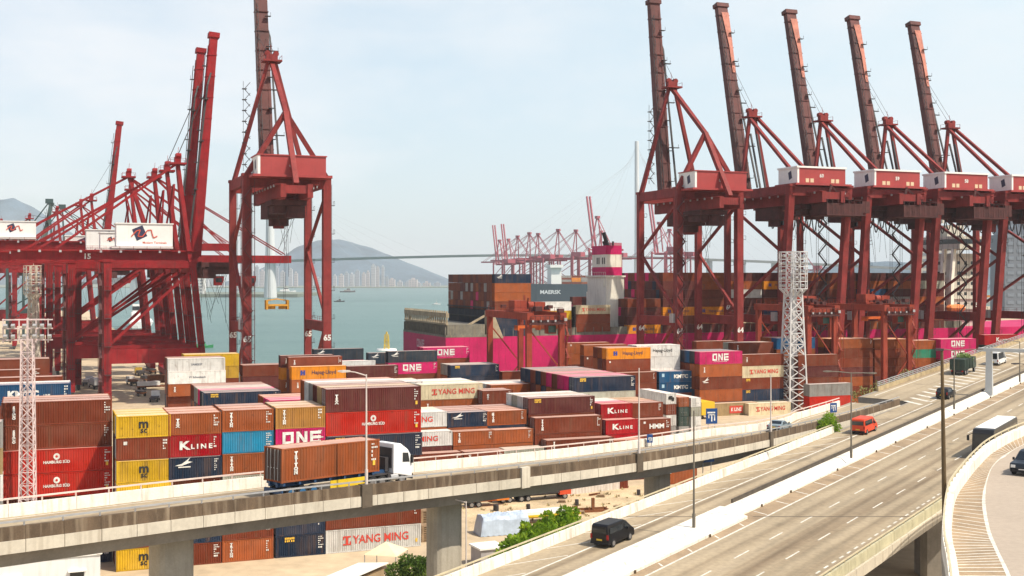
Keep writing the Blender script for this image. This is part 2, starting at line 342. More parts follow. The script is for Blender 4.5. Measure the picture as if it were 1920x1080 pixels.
p = MB(); hwall([(-56.5, .98), (-56.5, 1.08), (-56.63, 1.08), (-56.63, .98)], 40, 153, p)
for i in range(57): s = 41 + i * 2; p.bar(hw(s, -56.56, .5), hw(s, -56.56, 1.0), .08)
p.ob('railing', mat('tan_rail', (.50, .43, .28), .6, .15, 1), ex)
p = MB(); hwall([(-32.88, 1.05), (-32.88, 1.13), (-33.0, 1.13), (-33.0, 1.05)], 40, 430, p)
for i in range(80): s = 41 + i * 3; p.bar(hw(s, -32.95, .84), hw(s, -32.95, 1.08), .07)
p.ob('railing', mat('tan_rail', (.5, .43, .28)), ex)
for s in (60, 100, 140, 185, 230):
    for t in (-53.2, -40.0):
        b = MB(); c = hw(s, t); b.loft([[(c.x + a, c.y + q, z) for a, q in ((-1.6, -1), (-1, -1.6), (1, -1.6), (1.6, -1), (1.6, 1), (1, 1.6), (-1, 1.6), (-1.6, 1))] for z in (0, c.z - 2.2)]); b.ob('pier', M_CDARK, ex)
p = MB(); hwall([(-64.2, 0), (-64.2, .7), (-64.5, .7), (-64.5, 0)], 195, 430, p, step=4, gap=.03); p.ob('kerb_wall', mat('tan_wall', (.40, .31, .18), .9, .3, .6, streak=.5, sc=(.16, .13, .07)), ex)
p = MB()
for h in (.85, 1.15, 1.45): hwall([(-64.3, h), (-64.3, h + .09), (-64.42, h + .09), (-64.42, h)], 195, 430, p)
for i in range(90): s = 196 + i * 2.6; p.bar(hw(s, -64.38, .68), hw(s, -64.38, 1.55), .09)
p.ob('guard_rail', M_STEEL, ex)
# ---- median barrier
md = thing('median_barrier', 'long white concrete barrier dividing the two carriageways of the expressway', 'barrier', (0, 0, 0))
p = MB(); hwall([(-49.6, 0), (-49.3, .8), (-47.3, .8), (-46.85, .28), (-46.5, .24), (-46.5, 0)], 40, 104, p, step=3.5, gap=.015); hwall([(-49.3, 0), (-49.0, .72), (-48.35, .72), (-47.75, .2), (-47.4, .16), (-47.4, 0)], 104, 430, p, step=3.5, gap=.015); p.ob('barrier_wall', M_PARA, md)
p = MB(); hwall([(-48.95, .7), (-48.95, 1.1), (-49.1, 1.1), (-49.1, .7)], 106, 430, p); p.ob('dark_rail', mat('weathered_rail', (.07, .055, .04), .7, .3, 1), md)
p = MB()
for i in range(30): s = 62 + i * 11.3 + 2.3 * sin(i * 2.1); t = -46.42 if s < 104 else -47.32; p.bar(hw(s, t, 0), hw(s, t, .26), .15)
p.ob('reflector_post', mat('brown_post', (.10, .065, .03)), md)

# ---- curved viaduct (plane tilting gently down to the merge)
import numpy as np
def vplane(x, y, h=0.0):
    a = 19.88 + h; Y = FOC * (EYE - a) / (y - 520 - FOC * .0375) if y > 520 + FOC * .0375 + 20 else 1e9; Y2 = FOC * (27.5 - h) / (y - 520 + FOC * .045)
    Y = min(Y, Y2); return Vector(((x - 960) / FOC * Y, Y, EYE - (y - 520) / FOC * Y))
farp = [(-150, 996), (0, 977), (300, 942), (500, 919), (775, 891), (850, 882), (1080, 858), (1205, 841), (1330, 822), (1440, 801), (1550, 772), (1655, 737)]
nearp = [(-150, 1008), (0, 989), (300, 954), (500, 932), (680, 911), (850, 890), (1080, 866), (1205, 849), (1330, 832), (1440, 812), (1545, 788), (1690, 747)]
cf = np.polyfit([a for a, b in farp], [b for a, b in farp], 4); cn_ = np.polyfit([a for a, b in nearp], [b for a, b in nearp], 4)
dense = []
for i in range(401):
    x = -200 + 1890 * i / 400
    dense.append((vplane(x, np.polyval(cn_, x), 1.0), vplane(x, np.polyval(cf, x), 0.0), x))
VS = []; acc = 0; nxt = 0
for i in range(400):
    a, b = dense[i][0], dense[i + 1][0]; d = (b - a).length
    while acc + d >= nxt:
        q = (nxt - acc) / d; VS.append((a.lerp(b, q) - Vector((0, 0, 1)), dense[i][1].lerp(dense[i + 1][1], q), dense[i][2])); nxt += 2.6
    acc += d
def vdir(i):
    a, b = VS[max(0, i - 1)][0], VS[min(len(VS) - 1, i + 1)][0]; d = (b - a); d.z = 0; return d.normalized()
def vsec(i):                 # near edge point, far edge point, unit outward (towards camera side)
    d = vdir(i); o = Vector((d.y, -d.x, 0)); nr = VS[i][0]; fr = VS[i][1]
    wd = max(5.5, (nr - fr).dot(o)); return nr, nr - o * wd, o
def vsweep(fn, mb=None, i0=0, i1=None, gap=0.0):
    mb = mb or MB(); i1 = len(VS) - 1 if i1 is None else i1
    if not gap:
        mb.loft([fn(*vsec(i)) for i in range(i0, i1 + 1)])
    else:
        for i in range(i0, i1):
            A, B = fn(*vsec(i)), fn(*vsec(i + 1)); mb.loft([[a.lerp(b, gap) for a, b in zip(A, B)], [a.lerp(b, 1 - gap) for a, b in zip(A, B)]])
    return mb
Z = Vector((0, 0, 1))
via = thing('road_viaduct', 'curved concrete viaduct with stained dark parapet carrying the container truck', 'viaduct', (0, 0, 0))
NV = len(VS) - 1
vsweep(lambda n_, f_, o: [n_ - Z * .02 - o * .05, f_ - Z * .02 - o * .3, f_ - Z * .7 - o * .3, f_ - Z * .8 + o * 1.2, f_ - Z * 1.75 + o * 1.6, n_ - Z * 1.75 - o * 1.1, n_ - Z * .8 - o * .7, n_ - Z * .71 - o * .05]).ob('deck', M_CDARK, via)
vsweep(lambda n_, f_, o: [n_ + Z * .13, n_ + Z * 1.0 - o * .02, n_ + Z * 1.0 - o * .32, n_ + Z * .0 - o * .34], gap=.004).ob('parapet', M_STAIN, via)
vsweep(lambda n_, f_, o: [n_ + Z * .12 + o * .1, n_ + Z * .12 - o * .04, n_ - Z * .70 - o * .04, n_ - Z * .70 + o * .1], gap=.008).ob('fascia_panel', M_CONC, via)
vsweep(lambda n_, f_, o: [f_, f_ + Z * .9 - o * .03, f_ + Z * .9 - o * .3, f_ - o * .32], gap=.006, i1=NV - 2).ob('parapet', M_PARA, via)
def pipe(side, h0, i0, i1):
    mb = MB(); nr = lambda i: vsec(i)[0] - vsec(i)[2] * .16 if side else vsec(i)[1] - vsec(i)[2] * .16
    for i in range(i0, i1):
        mb.bar(nr(i) + Z * h0, nr(i + 1) + Z * h0, .1, .12); mb.bar(nr(i) + Z * (h0 - .42), nr(i) + Z * h0, .09)
    return mb
pipe(0, 1.28, 0, NV - 2).ob('railing', mat('pale_pink_rail', (.66, .52, .46), .6, .15, 1), via)
pipe(1, 1.3, 0, NV).ob('railing', M_STEEL, via)
def vnear(x):
    return min(range(len(VS)), key=lambda i: abs(VS[i][2] - x))
def vsecx(x):
    k = max(q for q in range(NV) if VS[q][2] <= x); f_ = (x - VS[k][2]) / (VS[k + 1][2] - VS[k][2]); A, B = vsec(k), vsec(k + 1)
    return A[0].lerp(B[0], f_), A[1].lerp(B[1], f_), A[2].lerp(B[2], f_).normalized()
for x, lightc in ((683, 0), (980, 1), (1193, 0), (1440, 0)):
    nr, fr, o = vsecx(x); d = Vector((-o.y, o.x, 0)); b = MB()
    A = [nr + d * q + o * .22 + Z * h for q, h in ((-.5, 1.08), (.5, 1.08), (.5, -.78), (-.5, -.78))]; B = [p_ - o * .6 for p_ in A]
    b.loft([A, B]); b.ob('pilaster', M_CONC if lightc else mat('dark_pilaster', (.11, .085, .06), .9, .3, 1), via)
for x in (-160, 303, 850, 1222, 1500):
    i = min(range(len(VS)), key=lambda q: abs(960 + FOC * (vsec(q)[0].x + vsec(q)[1].x) / (vsec(q)[0].y + vsec(q)[1].y) - x)); nr, fr, o = vsec(i); c = nr.lerp(fr, .5); d = vdir(i); top = c.z - 1.72; b = MB(); ring = []
    Wd, Td = 1.62, 1.0
    for q in range(16):
        a = 2 * pi * q / 16; ring.append((math.copysign(abs(cos(a)) ** .45, cos(a)) * Wd, math.copysign(abs(sin(a)) ** .7, sin(a)) * Td))
    b.loft([[Vector((c.x, c.y, 0)) + d * a + o * e + Z * z for a, e in ring] for z in (0, top)])
    b.ob('pier', mat('pier_concrete', (.42, .375, .30), .9, .16, .5, streak=.35, sc=(.2, .17, .12), fine=.06), via, smooth=False)
rv = MB(); vs = []
for i in range(NV + 1):
    n_, f_, o = vsec(i); vs += [n_ - o * .34 + Z * .004, f_ + Z * .004]
rv.add(vs, [(2 * i, 2 * i + 1, 2 * i + 3, 2 * i + 2) for i in range(NV)]); tag(rv.ob('road', M_ROAD), kind='structure')
ml = MB(); vs = []
for i in range(NV + 1):
    n_, f_, o = vsec(i); vs += [f_ + o * .5 + Z * .009, f_ + o * .65 + Z * .009]
ml.add(vs, [(2 * i, 2 * i + 1, 2 * i + 3, 2 * i + 2) for i in range(NV)]); tag(ml.ob('road_marking', M_LINE), kind='structure')

# ---- curved ramp in the right corner
RZ = 19.0
inner = [gp(x, y, RZ) for x, y in ((1812, 1200), (1795, 1080), (1786, 1035), (1785, 985), (1793, 935), (1815, 900), (1838, 872), (1865, 847), (1915, 820), (1990, 790))]
line = [gp(x, y, RZ) for x, y in ((1935, 1200), (1887, 1078), (1865, 1030), (1850, 993), (1842, 935), (1854, 887), (1868, 866), (1886, 852), (1920, 833), (1992, 800))]
def dens(P, k=8):
    out = []
    for i in range(len(P) - 1):
        p0, p1, p2, p3 = P[max(0, i - 1)], P[i], P[i + 1], P[min(len(P) - 1, i + 2)]
        for j in range(k):
            t = j / k; out.append(.5 * ((2 * p1) + (p2 - p0) * t + (2 * p0 - 5 * p1 + 4 * p2 - p3) * t * t + (3 * p1 - p0 - 3 * p2 + p3) * t ** 3))
    return out + [P[-1]]
inner, line = dens(inner), dens(line); NI = len(inner)
def rout(i):
    d = inner[min(NI - 1, i + 1)] - inner[max(0, i - 1)]; d.z = 0; d.normalize(); return Vector((-d.y, d.x, 0))
ramp_ = thing('curved_ramp', 'curved elevated slip ramp with thick white parapet in the bottom right corner', 'ramp', (0, 0, 0))
b = MB(); b.loft([[inner[i] + rout(i) * a + Z * h for a, h in ((0, 0), (.02, .8), (.5, .8), (.56, 0))] for i in range(NI)]); b.ob('parapet', M_PARA, ramp_)
b = MB(); b.loft([[inner[i] + rout(i) * a + Z * h for a, h in ((-11, -.02), (.56, -.02), (.56, -1.0), (-1, -2), (-9, -2))] for i in range(NI)]); b.ob('deck', M_CDARK, ramp_)
b = MB()
for i in range(NI - 1): b.bar(inner[i] + rout(i) * .42 + Z * 1.12, inner[i + 1] + rout(i + 1) * .42 + Z * 1.12, .1)
for i in range(0, NI, 2): b.bar(inner[i] + rout(i) * .42 + Z * .78, inner[i] + rout(i) * .42 + Z * 1.12, .07)
b.ob('railing', mat('tan_rail', (.5, .43, .28)), ramp_)
for i in (6, 34, 60):
    c = inner[i] - rout(i) * 4; b = MB(); b.cyl((c.x, c.y, 0), (c.x, c.y, RZ - 2), 1.3, 14); b.ob('pier', M_CDARK, ramp_)
vs = []
for i in range(NI): vs += [inner[i] + Z * .004, inner[i] - rout(i) * 10.5 + Z * .004]
b = MB(); b.add(vs, [(2 * i, 2 * i + 1, 2 * i + 3, 2 * i + 2) for i in range(NI - 1)])
tag(b.ob('road', mat('ramp_surface', (.37, .305, .24), .9, .08, .2, fine=.06)), kind='structure')
vs = []
for i in range(NI): vs += [inner[i] + Z * .009, line[i] + Z * .009]
b = MB(); b.add(vs, [(2 * i, 2 * i + 1, 2 * i + 3, 2 * i + 2) for i in range(NI - 1)])
tag(b.ob('road_shoulder', mat('tan_shoulder', (.31, .225, .14))), kind='structure')
b = MB(); vs = []
for i in range(NI):
    dd = (line[i] - inner[i]).normalized(); vs += [line[i] + Z * .014 - dd * .02, line[i] + Z * .014 + dd * .2]
b.add(vs, [(2 * i, 2 * i + 1, 2 * i + 3, 2 * i + 2) for i in range(NI - 1)])
L_ = 0; nx = 0
for i in range(NI - 1):
    d = (inner[i + 1] - inner[i]).length
    if L_ >= nx:
        fw = (inner[i + 1] - inner[i]).normalized() * .07; a, c = inner[i] + Z * .013, line[i] + Z * .013
        b.add([a - fw, c - fw * 1 - fw * 4, c + fw - fw * 4, a + fw], [(0, 1, 2, 3)]); nx += 1.05
    L_ += d
tag(b.ob('road_marking', M_LINE), kind='structure')
# ================================================================ CONTAINERS
PAL = {  # key: (albedo, plain name)
 'br': ((.20, .042, .018), 'red-brown'), 'ru': ((.34, .088, .026), 'rust orange'), 'dm': ((.12, .028, .025), 'dark maroon'),
 'rd': ((.50, .020, .010), 'bright red'), 'kr': ((.42, .004, .012), 'crimson'), 'nv': ((.014, .030, .062), 'navy'), 'sl': ((.022, .040, .06), 'slate navy'),
 'ye': ((.66, .40, .018), 'yellow'), 'yd': ((.50, .30, .03), 'mustard'), 'mg': ((.66, .015, .15), 'magenta'), 'wh': ((.74, .73, .69), 'white'),
 'cr': ((.68, .58, .38), 'cream'), 'cy': ((.015, .22, .38), 'cyan blue'), 'go': ((.40, .19, .045), 'ochre'), 'gy': ((.33, .32, .30), 'grey'),
 'pg': ((.42, .42, .34), 'pale grey-green'), 'or': ((.74, .26, .012), 'orange'), 'bl': ((.012, .085, .20), 'mid blue'), 'gr': ((.03, .24, .14), 'green'),
 'dg': ((.03, .06, .05), 'dark green'), 'tn': ((.42, .30, .15), 'tan')}
def cmat(k):
    return mat('paint_' + PAL[k][1].replace(' ', '_').replace('-', '_'), tuple(x * .84 for x in PAL[k][0]), .62, .16, .7, streak=.55, sc=(.13, .07, .04), rnd=.18, spec=.12, rust=.7, fade=.10)
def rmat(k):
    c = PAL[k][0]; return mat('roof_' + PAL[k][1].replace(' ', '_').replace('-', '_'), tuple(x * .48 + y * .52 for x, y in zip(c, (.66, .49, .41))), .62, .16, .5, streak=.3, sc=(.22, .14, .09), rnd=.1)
CH, CWD = 2.59, 2.438
LEN = {20: 6.058, 40: 12.192, 30: 9.9, 45: 13.716, 23: 6.95}
_body = {}
def body_meshes(Ln):
    """corrugated walls, roof sheet, frame and two door leaves of one container"""
    if Ln in _body: return _body[Ln]
    h2 = Ln / 2; hw_ = CWD / 2; b = MB()
    n = int(round((Ln - .32) / .278)); pitch = (Ln - .32) / n
    prof = [(-h2 + .16, .0)]
    for i in range(n):
        x = -h2 + .16 + i * pitch
        prof += [(x + pitch * .28, 0), (x + pitch * .5, .045), (x + pitch * .78, .045), (x + pitch, 0)]
    for s in (-1, 1):
        y = s * (hw_ - .015); vs = []
        for x, d in prof: vs += [(x, y - s * d, .15), (x, y - s * d, 2.48)]
        m = len(prof); b.add(vs, [(2 * i, 2 * i + 2, 2 * i + 3, 2 * i + 1) if s < 0 else (2 * i, 2 * i + 1, 2 * i + 3, 2 * i + 2) for i in range(m - 1)])
    m = 8; vs = []                                     # corrugated blind end
    for i in range(m * 2 + 1):
        y = -hw_ + .15 + (CWD - .3) * i / (2 * m); d = .04 if i % 2 else 0
        vs += [(h2 - .02 - d, y, .15), (h2 - .02 - d, y, 2.48)]
    b.add(vs, [(2 * i, 2 * i + 2, 2 * i + 3, 2 * i + 1) for i in range(2 * m)])
    walls = b.mesh('wall')
    b = MB(); k = int(Ln / .35); vs = []
    for i in range(2 * k + 1):
        x = -h2 + .1 + (Ln - .2) * i / (2 * k); z = 2.565 if i % 2 else 2.545; vs += [(x, -hw_ + .06, z), (x, hw_ - .06, z)]
    b.add(vs, [(2 * i, 2 * i + 2, 2 * i + 3, 2 * i + 1) for i in range(2 * k)]); roof = b.mesh('roof')
    b = MB()
    for sx in (-1, 1):
        for sy in (-1, 1):
            x, y = sx * (h2 - .08), sy * (hw_ - .075)
            b.box(x - .08, x + .08, y - .075, y + .075, .12, 2.47)
            for z in (.06, 2.53): b.box(x - .092, x + .086, y - .083, y + .083, z - .06, z + .06) if sx < 0 else b.box(x - .086, x + .092, y - .083, y + .083, z - .06, z + .06)
        b.box(sx * (h2 - .09) - .05, sx * (h2 - .09) + .05, -hw_ + .15, hw_ - .15, .02, .15); b.box(sx * (h2 - .09) - .05, sx * (h2 - .09) + .05, -hw_ + .15, hw_ - .15, 2.46, 2.575)
    for sy in (-1, 1):
        y = sy * (hw_ - .04); b.box(-h2 + .16, h2 - .16, y - .035, y + .03, .02, .15); b.box(-h2 + .16, h2 - .16, y - .03, y + .03, 2.48, 2.575)
    b.box(-h2 + .16, h2 - .16, -hw_ + .08, hw_ - .08, .1, .14)
    frame = b.mesh('frame')
    leaf = MB()
    leaf.box(-h2 + .02, -h2 + .06, .02, hw_ - .15, .16, 2.45)
    for q in (.5, 1.1, 1.7): leaf.box(-h2 + .005, -h2 + .02, .06, hw_ - .19, q, q + .32)
    leaf = leaf.mesh('door')
    rods = MB()
    for y in (.28, .72):
        rods.cyl((-h2 - .012, y, .14), (-h2 - .012, y, 2.5), .022, 6); rods.box(-h2 - .03, -h2 + .0, y - .16, y + .02, 1.05, 1.1)
    rods = rods.mesh('lock_rod')
    _body[Ln] = (walls, roof, frame, leaf, rods); return _body[Ln]
_simple = {}
def simple_mesh(Ln):
    if Ln in _simple: return _simple[Ln]
    b = MB(); h2 = Ln / 2; y = CWD / 2
    b.box(-h2 + .1, h2 - .1, -y + .045, y - .045, .1, 2.5)
    for sx in (-1, 1):
        for sy in (-1, 1): b.box(sx * (h2 - .08) - .08, sx * (h2 - .08) + .08, sy * (y - .08) - .08, sy * (y - .08) + .08, 0, 2.59)
    for sy in (-1, 1):
        b.box(-h2 + .16, h2 - .16, sy * (y - .04) - .04, sy * (y - .04) + .04, 0, .14); b.box(-h2 + .16, h2 - .16, sy * (y - .04) - .04, sy * (y - .04) + .04, 2.46, 2.575)
    for sx in (-1, 1): b.box(sx * (h2 - .06) - .045, sx * (h2 - .06) + .045, -y + .16, y - .16, 2.44, 2.58)
    b.box(-h2 + .12, h2 - .12, -y + .08, y - .08, 2.501, 2.565, 1)
    k = int(Ln / .6)
    for i in range(k):
        x = -h2 + .3 + (Ln - .6) * i / (k - 1); b.box(x - .11, x + .11, -y + .02, -y + .05, .16, 2.45)
    for i in range(5):
        q = -y + .3 + i * .46; b.cyl((-h2 + .07, q, .12), (-h2 + .07, q, 2.46), .03, 5)
    _simple[Ln] = b.mesh('container'); return _simple[Ln]
# ---- lettering
def flat(o, y=-CWD / 2 - .012): o.location.y = y; return o
def bars(name, rects, m, par, loc=(0, 0, 0), y=-CWD / 2 - .012, th=.012):
    b = MB()
    for x0, z0, x1, z1 in rects: b.box(x0, x1, -th, 0, z0, z1)
    o = b.ob(name, m, par); o.location = (loc[0], y, loc[2]); return o
_me = {}
def cached(key, fn):
    if key not in _me: _me[key] = fn()
    return _me[key]
def put(par, key, fn, m, x, z, name='lettering', y=-CWD / 2 - .012):
    o = mobj(name, cached(key, fn), m, par); o.location = (x, y, z); return o
def one_fn(h):
    def f():
        b = MB(); t = h * .235; w = h * .9; g = h * .22
        x = -(3 * w + 2 * g) / 2
        for r in ((x, 0, x + t, h), (x + w - t, 0, x + w, h), (x + t, h - t, x + w - t, h), (x + t, 0, x + w - t, t)): b.box(r[0], r[2], -.01, 0, r[1], r[3])
        x += w + g
        for r in ((x, 0, x + t, h), (x + w - t, 0, x + w, h)): b.box(r[0], r[2], -.01, 0, r[1], r[3])
        b.add([(x + t, -.006, h), (x + t, -.006, h * .62), (x + w - t, -.006, 0), (x + w - t, -.006, h * .38)], [(0, 1, 2, 3)])
        x += w + g
        b.box(x, x + t, -.01, 0, 0, h)
        for q in (0, (h - t) / 2, h - t): b.box(x + t, x + w, -.01, 0, q, q + t)
        return b.mesh('lettering')
    return f
def codes_fn(L_, seed):
    def f():
        r = random.Random(seed); b = MB(); z = 2.3
        while z > 1.0:
            hh = r.choice((.1, .14, .2)); x = -.02
            for q in range(r.randint(1, 4)):
                b.box(x, x + .12, -.01, 0, z - hh, z); x += .17
            z -= hh + .14
        return b.mesh('lettering')
    return f
def tagy_fn():
    b = MB()
    for x, z in ((0, .32), (.2, .32), (.4, .32), (.6, .3), (.8, .33), (1.0, .32), (0, 0), (.25, .0), (.45, .02), (.75, 0), (1.0, .0)): b.box(x, x + .16, -.01, 0, z, z + .24)
    return b.mesh('lettering')
def swoosh_fn():
    b = MB(); b.add([(0, 0, 0), (.5, 0, .12), (1.1, 0, .55), (1.55, 0, .95), (1.2, 0, .4), (1.75, 0, .3), (1.1, 0, .1), (.5, 0, -.12), (-.3, 0, -.1)], [(0, 8, 7, 1), (1, 7, 6, 4), (1, 4, 3, 2), (4, 6, 5)])
    b.box(.1, 1.5, -.01, 0, -.34, -.2); return b.mesh('lettering')
def disc_fn(r, ring=0.0):
    def f():
        b = MB(); b.cyl((0, 0, 0), (0, -.012, 0), r, 20); return b.mesh('emblem')
    return f
M_RED_L = mat('red_lettering', (.55, .05, .03), .6, .1, 2); M_BLK_L = mat('black_lettering', (.02, .02, .02), .6, .1, 2); M_BLUE_L = mat('blue_lettering', (.03, .05, .25), .6, .1, 2)
def vtxt(s): return '\n'.join(s)
def marking(k, par, L_, col):
    """k lists marks joined by +"""
    for q in k.split('+'):
        a, _, arg = q.partition(':')
        if a == 'one':
            h = 1.5 if L_ < 7 else 1.45; x0 = .15 if L_ < 7 else -.2
            put(par, ('one', h), one_fn(h), M_MARK, x0, .72); text('OCEAN NETWORK EXPRESS', .26, M_MARK, par, (x0, -CWD / 2 - .012, .5), sx=1.15)
        elif a == 'kline':
            z = 1.3; text('K', 1.35, M_MARK, par, (-1.25, -CWD / 2 - .012, z), bold=.06, sx=1.3); text('L I N E', .78, M_MARK, par, (.75, -CWD / 2 - .012, z - .14), bold=.03, sx=1.12)
        elif a == 'klinered':
            put(par, 'kpanel', lambda: MB().box(-1.9, 1.9, -.006, 0, .45, 2.0).mesh('panel'), mat('red_panel', (.5, .05, .03)), 0, 0, 'panel')
            text('K LINE', 1.0, M_MARK, par, (0, -CWD / 2 - .026, 1.2), bold=.03)
        elif a == 'msc':
            text('m', 1.5, M_BLK_L, par, (0, -CWD / 2 - .012, 1.6), bold=.045, sx=1.0); text('sc', .95, M_BLK_L, par, (.02, -CWD / 2 - .012, .85), bold=.02, sx=1.0)
        elif a == 'ym':
            x = -1.4 if L_ > 7 else -.5
            text('YANG MING', 1.28, M_RED_L, par, (.9, -CWD / 2 - .012, 1.3), bold=.02, sx=1.0)
            put(par, 'ymlogo', lambda: (lambda b: [b.box(-.5, .5, -.01, 0, .35, .5), b.box(-.5, .5, -.01, 0, -.5, -.35), b.box(-.16, .16, -.01, 0, -.35, .35), b.box(-.5, -.36, -.01, 0, .1, .35), b.box(.36, .5, -.01, 0, -.35, -.1)] and b.mesh('emblem'))(MB()), M_RED_L, -3.45, 1.3, 'emblem')
        elif a == 'hs':
            put(par, 'hsdisc', disc_fn(.36), M_MARK, -.1, 1.78, 'emblem'); put(par, 'hsdot', disc_fn(.14), mat('red_dot', (.45, .02, .01)), -.1, 1.78, 'emblem', y=-CWD / 2 - .026)
            text('HAMBURG SÜD', .42, M_MARK, par, (-.1, -CWD / 2 - .012, 1.16), bold=.015)
        elif a == 'hapag':
            text('Hapag-Lloyd', 1.1, mat('dark_blue_lettering', (.03, .03, .08)) if col == 'or' else M_BLK_L, par, (1.1, -CWD / 2 - .012, 1.35), bold=.012)
            if col == 'or': put(par, 'hapagb', lambda: (lambda b: [b.box(-.55, -.1, -.01, 0, -.5, .5), b.box(.08, .5, -.01, 0, -.5, .5), b.box(-.1, .08, -.01, 0, -.12, .12)] and b.mesh('emblem'))(MB()), M_BLUE_L, -3.6, 1.35, 'emblem')
        elif a == 'kmtc':
            text('KMTC', 1.15, M_MARK, par, (0, -CWD / 2 - .012, 1.3), bold=.07, sx=1.25); text('LINE', .42, M_MARK, par, (3.0, -CWD / 2 - .012, 1.08), bold=.02)
            put(par, 'kmtcsq', lambda: MB().box(-.35, .35, -.01, 0, -.4, .4).mesh('emblem'), mat('pale_blue_mark', (.35, .5, .6)), -5.0, 1.7, 'emblem')
        elif a == 'v':
            text(vtxt(arg), .36 if len(arg) > 4 else .44, M_MARK, par, (-L_ / 2 + (1.05 if L_ < 7 else 1.35), -CWD / 2 - .012, 1.42), bold=.03, sx=1.25)
        elif a == 'hmm':
            text('HMM', 1.15, M_MARK, par, (.3, -CWD / 2 - .012, 1.25), bold=.06, sx=1.1)
        elif a == 'tagy':
            put(par, 'tagy', tagy_fn, M_MARKY, -L_ / 2 + 1.1, 1.85)
        elif a == 'bird':
            put(par, 'bird', swoosh_fn, M_MARK, -L_ / 2 + .95, 1.75)
        elif a == 'txt':
            text(arg, .62, mat('grey_lettering', (.12, .13, .16)), par, (0, -CWD / 2 - .012, 1.3), bold=.01)
        elif a == 'patch':
            put(par, 'patch', lambda: MB().box(-.2, .2, -.01, 0, -.2, .2).mesh('placard'), M_MARK, -L_ / 2 + 1.0, 2.0, 'placard')
        elif a == 'c':
            sd_ = int(arg or 1); put(par, ('codes', sd_), codes_fn(L_, sd_), M_MARK, L_ / 2 - .85, 0)
        elif a == 'y':
            put(par, 'ysq', lambda: MB().box(-.13, .13, -.01, 0, -.2, .2).mesh('placard'), M_MARKY, L_ / 2 - .6, .75, 'placard')
CN = []
def container(u, v, z, L_, col, marks, label, detail=2, h=CH, rot=0.0, group='containers stacked in the yard'):
    Ln = LEN[L_]
    if detail == 2:
        t = thing('shipping_container', label, 'container', uv(u, v, z), TH + rot, group); t.scale.z = h / CH
        wl, rf, fr, lf, rd_ = body_meshes(Ln); m = cmat(col)
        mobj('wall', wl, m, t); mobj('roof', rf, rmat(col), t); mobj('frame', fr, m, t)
        for s in (1, -1):
            d = mobj('door', lf, m, t); r = mobj('lock_rod', rd_, M_STEEL, d)
            if s < 0: d.scale.y = -1
    else:
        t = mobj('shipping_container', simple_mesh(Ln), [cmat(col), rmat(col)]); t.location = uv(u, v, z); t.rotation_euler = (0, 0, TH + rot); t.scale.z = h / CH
        tag(t, label, 'container', group)
    if marks: marking(marks, t, Ln, col)
    CN.append(t); return t
HID = MB()                           # buried boxes nobody can single out
def hidden(u, v, z, L_, h):
    c = uv(u, v, z); a = Vector((CT, ST, 0)) * (LEN[L_] / 2 - .03); b = Vector((-ST, CT, 0)) * (CWD / 2 - .03)
    HID.add([c + q for q in (-a - b, a - b, a + b, -a + b)] + [c + Vector((0, 0, h - .05)) + q for q in (-a - b, a - b, a + b, -a + b)],
            [(0, 3, 2, 1), (4, 5, 6, 7), (0, 1, 5, 4), (1, 2, 6, 5), (2, 3, 7, 6), (3, 0, 4, 7)], random.randrange(4))
TW = ['topmost', 'second from top', 'third from top', 'fourth from top', 'fifth from top', 'sixth from top', 'seventh from top']
MW = {'one': 'with huge white lettering', 'kline': 'with white lettering', 'klinered': 'with red lettered panel', 'msc': 'with black logo', 'ym': 'with red lettering', 'hs': 'with round white emblem',
      'hapag': 'with dark lettering', 'kmtc': 'with white lettering', 'v': 'with vertical lettering', 'hmm': 'with white logo', 'tagy': 'with yellow tag', 'bird': 'with white swoosh', 'txt': 'with grey lettering', 'patch': 'with white placard'}
ORD = ['first', 'second', 'third', 'fourth', 'fifth', 'sixth', 'seventh', 'eighth', 'ninth', 'tenth']
def stack(x, y, v, L_, tiers, n, where, right=None, detail=None, behind='', bn=None, short=None):
    """x,y: where the photo shows the top left front corner; tiers from the top down 'colour|marks|dv'"""
    Ln = LEN[L_]
    if right is not None: u = u_at(right, v) - Ln; zt = z_at(right, y, v)
    else: u = u_at(x, v); zt = z_at(x, y, v)
    h = zt / n; u += Ln / 2; v += CWD / 2
    detail = detail or (2 if v < 225 else 1)
    for i in range(n):
        z = zt - (i + 1) * h
        if i < len(tiers):
            q = (tiers[i] + '||').split('|'); dv = float(q[2] or 0); k0 = q[1].split('+')[0].split(':')[0]
            lab = f"{PAL[q[0]][1]} container {MW.get(k0, '')}".strip()
            tw = TW[i] if len(tiers) > 1 or n > 1 else ''
            container(u, v + dv, z, L_, q[0], q[1], f"{lab}, {tw + ' in ' if tw else 'on ground, '}{where}", detail, h - .01)
        else: hidden(u, v, z, L_, h)
    for k, c in enumerate(behind.split()):
        vv = v + 2.6 * (k + 1)
        container(u, vv, zt - h, L_, c, '', f"{PAL[c][1]} container, top of {ORD[k]} row behind {short or where}", 1, h - .01)
        for i in range(1, n): hidden(u, vv, zt - (i + 1) * h, L_, h)
    return u, v, zt
